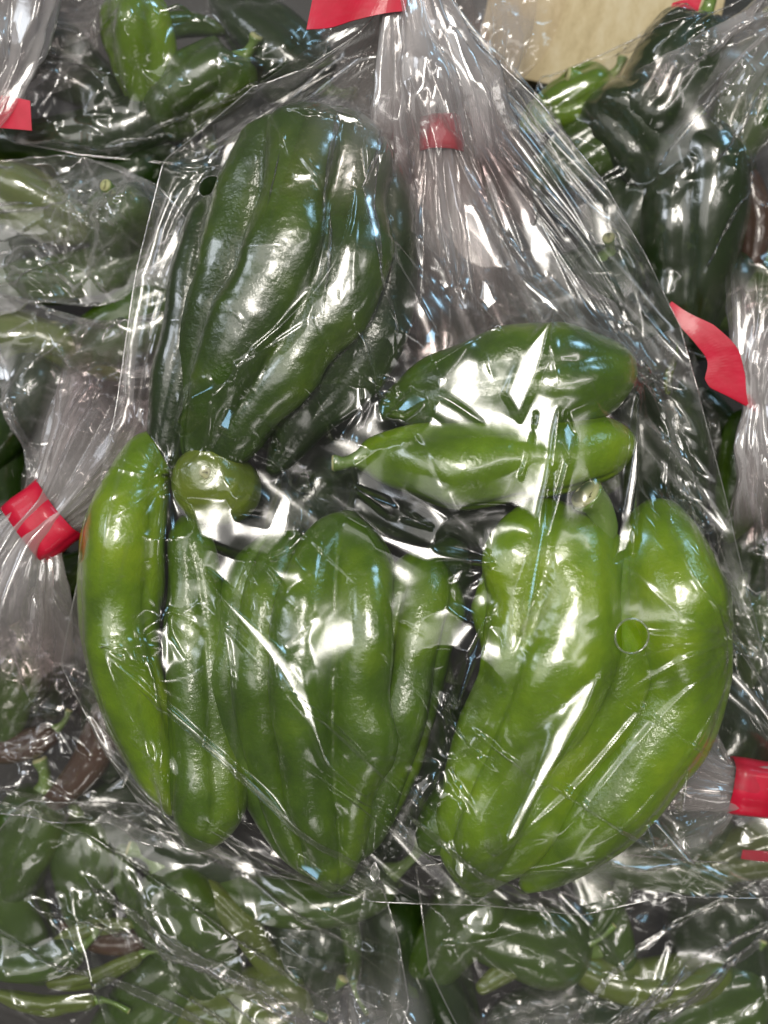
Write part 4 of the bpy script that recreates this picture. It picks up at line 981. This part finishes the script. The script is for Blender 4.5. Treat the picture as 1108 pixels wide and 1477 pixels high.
ribbon('tape_end', [W(968, 12, -110), W(985, 8, -108), W(1010, 6, -105)], [(2, 8, 0), (3, 9, 0), (3, 10, 0)], 0.8, M_TAPE, root, b, 10)

# --- bag on the right, curved red tape
COLL = []; g = 'green peppers in the bag at the right'
place('chunky', G_, 1075, 690, -170, 80, 200, 'green pepper right of the central bag below the curved tape', g)
place('chunky', D_, 1090, 800, -190, 70, 220, 'dark pepper at the right frame edge halfway down', g)
place('curved', D_, 1050, 640, -200, 120, 180, 'dark pepper just under the loop of curved red tape', g)
place('slim', P_, 968, 540, -110, 75, 60, 'tiny pale stem end seen through film left of the curved red tape', g)
place('chunky', G_, 1090, 910, -200, 100, 220, 'green pepper at the right frame edge beside the long curved pepper', g)
place('chunky', D_, 1090, 1010, -230, 100, 240, 'shaded pepper above the red tape at the lower right', g)
root, b, X = side_bag('clear bag at the right edge tied with a curved ribbon of red tape', (1080, 620, -80),
    curve([(1085, 600), (1060, 680), (1040, 780), (1030, 930)], [-60, -90, -110, -130]), curve([(1125, 590), (1190, 660), (1240, 760), (1260, 900)], [-60, -80, -100, -120]),
    curve([(1085, 600), (1125, 590)], -60), curve([(1030, 930), (1120, 960), (1260, 900)], -130), -160, 59, neck_ratio=2.2, fold_reach=0.9, folds=12)
more_film(root, b, curve([(1085, 600), (1050, 540), (1062, 490), (1110, 440)], -50), curve([(1125, 585), (1160, 540), (1180, 490), (1190, 440)], -50), curve([(1085, 600), (1125, 585)], -50), curve([(1110, 440), (1190, 440)], -50), 60, M_NECK)
more_film(root, b, curve([(1080, 590), (1072, 640), (1085, 700), (1108, 760)], -45), curve([(1125, 585), (1150, 640), (1170, 700), (1180, 760)], -45), curve([(1080, 590), (1125, 585)], -50), curve([(1108, 760), (1180, 760)], -55), 61, M_NECK)
neck(root, b, [(1130, 430, -60, 80), (1115, 510, -55, 56), (1104, 565, -52, 34), (1104, 590, -52, 28), (1110, 640, -54, 46), (1130, 730, -60, 70)], M_NECK, 8, 8)
ribbon('tape_end', [W(967, 437, -50), W(988, 461, -46), W(1018, 484, -40), W(1042, 512, -38), W(1046, 545, -42), W(1056, 574, -46), W(1090, 582, -48)],
       [(2, 2, 0), (8, 9, 1), (12, 14, 4), (19, 9, 8), (28, 3, 6), (26, -14, 2), (8, -14, 0)], 0.9, M_TAPE, root, b, 48)
root, b, X = side_bag('clear bunched tail of a tied bag left of the curved red tape', (960, 580, -80),
    curve([(930, 490), (915, 560), (900, 620), (880, 720)], -80), curve([(985, 470), (1010, 540), (1030, 600), (1060, 700)], -75),
    curve([(930, 490), (985, 470)], -75), curve([(880, 720), (960, 730), (1060, 700)], -90), -205, 62, n=51, neck_ratio=2.0, fold_reach=1.4, mat=M_NECK, free_bottom=True, pin_sides=False, edge=False)

# --- bag at the lower right
COLL = []; g = 'peppers in the bag at the lower right'
place('chunky', P_, 1080, 1230, -150, 20, 180, 'olive pepper under the film at the lower right', g)
place('chunky', G_, 960, 1235, -180, 10, 220, 'dim green pepper below the end of the long curved one', g)
place('chunky', D_, 1000, 1110, -200, 50, 240, 'dark pepper behind the flared film at the lower right', g)
root, b, X = side_bag('clear bag at the lower right with wide red tape round its neck', (1040, 1180, -90),
    curve([(1150, 1095), (1250, 1080), (1300, 1100)], -80), curve([(1150, 1180), (1250, 1220), (1300, 1280)], -80),
    curve([(1150, 1095), (1150, 1180)], -75), curve([(1300, 1100), (1300, 1280)], -100), -205, 63, n=41, neck_ratio=2.0)
more_film(root, b, curve([(1060, 1100), (1020, 1085), (980, 1060), (950, 1040)], -75), curve([(1060, 1172), (1010, 1180), (960, 1200), (890, 1210)], -75), curve([(1060, 1100), (1060, 1172)], -75), curve([(950, 1040), (960, 1100), (930, 1160), (890, 1210)], -80), 64, M_NECK, face=[([(944, 1138), (985, 1112), (1038, 1130), (1040, 1146), (990, 1150)], 0, 5, 3)])
more_film(root, b, curve([(1110, 1080), (1080, 1000), (1090, 900), (1100, 860)], -70), curve([(1180, 1100), (1200, 1000), (1200, 900), (1200, 860)], -70), curve([(1110, 1080), (1180, 1100)], -70), curve([(1100, 860), (1200, 860)], -90), 65, M_FILM2)
X2 = more_film(root, b, curve([(1150, 1170), (1040, 1190), (950, 1200), (870, 1230)], -85), curve([(1150, 1330), (1060, 1310), (960, 1300), (860, 1290)], -85), curve([(1150, 1170), (1150, 1330)], -85), curve([(870, 1230), (850, 1260), (860, 1290)], -85), 66, M_FILM2, n=61, neck_ratio=1.2, slack=1.06)
neck(root, b, [(960, 1120, -82, 70), (1010, 1130, -78, 48), (1050, 1135, -75, 34), (1085, 1136, -75, 33), (1130, 1140, -76, 40), (1200, 1150, -80, 60)], M_NECK, 7, 8)
band('tape_band', W(1085, 1136, -75), math.radians(-8), 40, 22, 36, M_TAPE, root, b, 4)
ribbon('tape_end', [W(1070, 1232, -90), W(1090, 1234, -88), W(1120, 1236, -88)], [(1, 7, 1), (0, 8, 0), (0, 8, 0)], 0.8, M_TAPE, root, b, 10)

# ------------------------------------------------------------------ setting
m, N, L, B = newmat('shade_dark_floor'); B.inputs['Base Color'].default_value = (0.03, 0.028, 0.025, 1)  # near-black colour puts the shade of the gaps into the floor
V = np.array([[-2600, -2600, -420], [2600, -2600, -420], [2600, 2600, -420], [-2600, 2600, -420]], float)
obj('table_top', mesh('table_top', V, np.array([[0, 1, 2, 3]]), m), kind='structure')
c = W(880, -30, -230); hx_, hy_, hz_ = 190, 190, 12
V = np.array([[sx * hx_, sy * hy_, sz * hz_] for sx in (-1, 1) for sy in (-1, 1) for sz in (-1, 1)], float)
me = mesh('tan_board', V, np.array([[0, 1, 3, 2], [4, 6, 7, 5], [0, 4, 5, 1], [2, 3, 7, 6], [0, 2, 6, 4], [1, 5, 7, 3]]), M_BOARD, False)
o = obj('cardboard_sheet', me, None, 'tan fibrous board behind the bags at the top right', 'board'); o.location = c * S; o.rotation_euler = (0.06, 0, math.radians(-12))
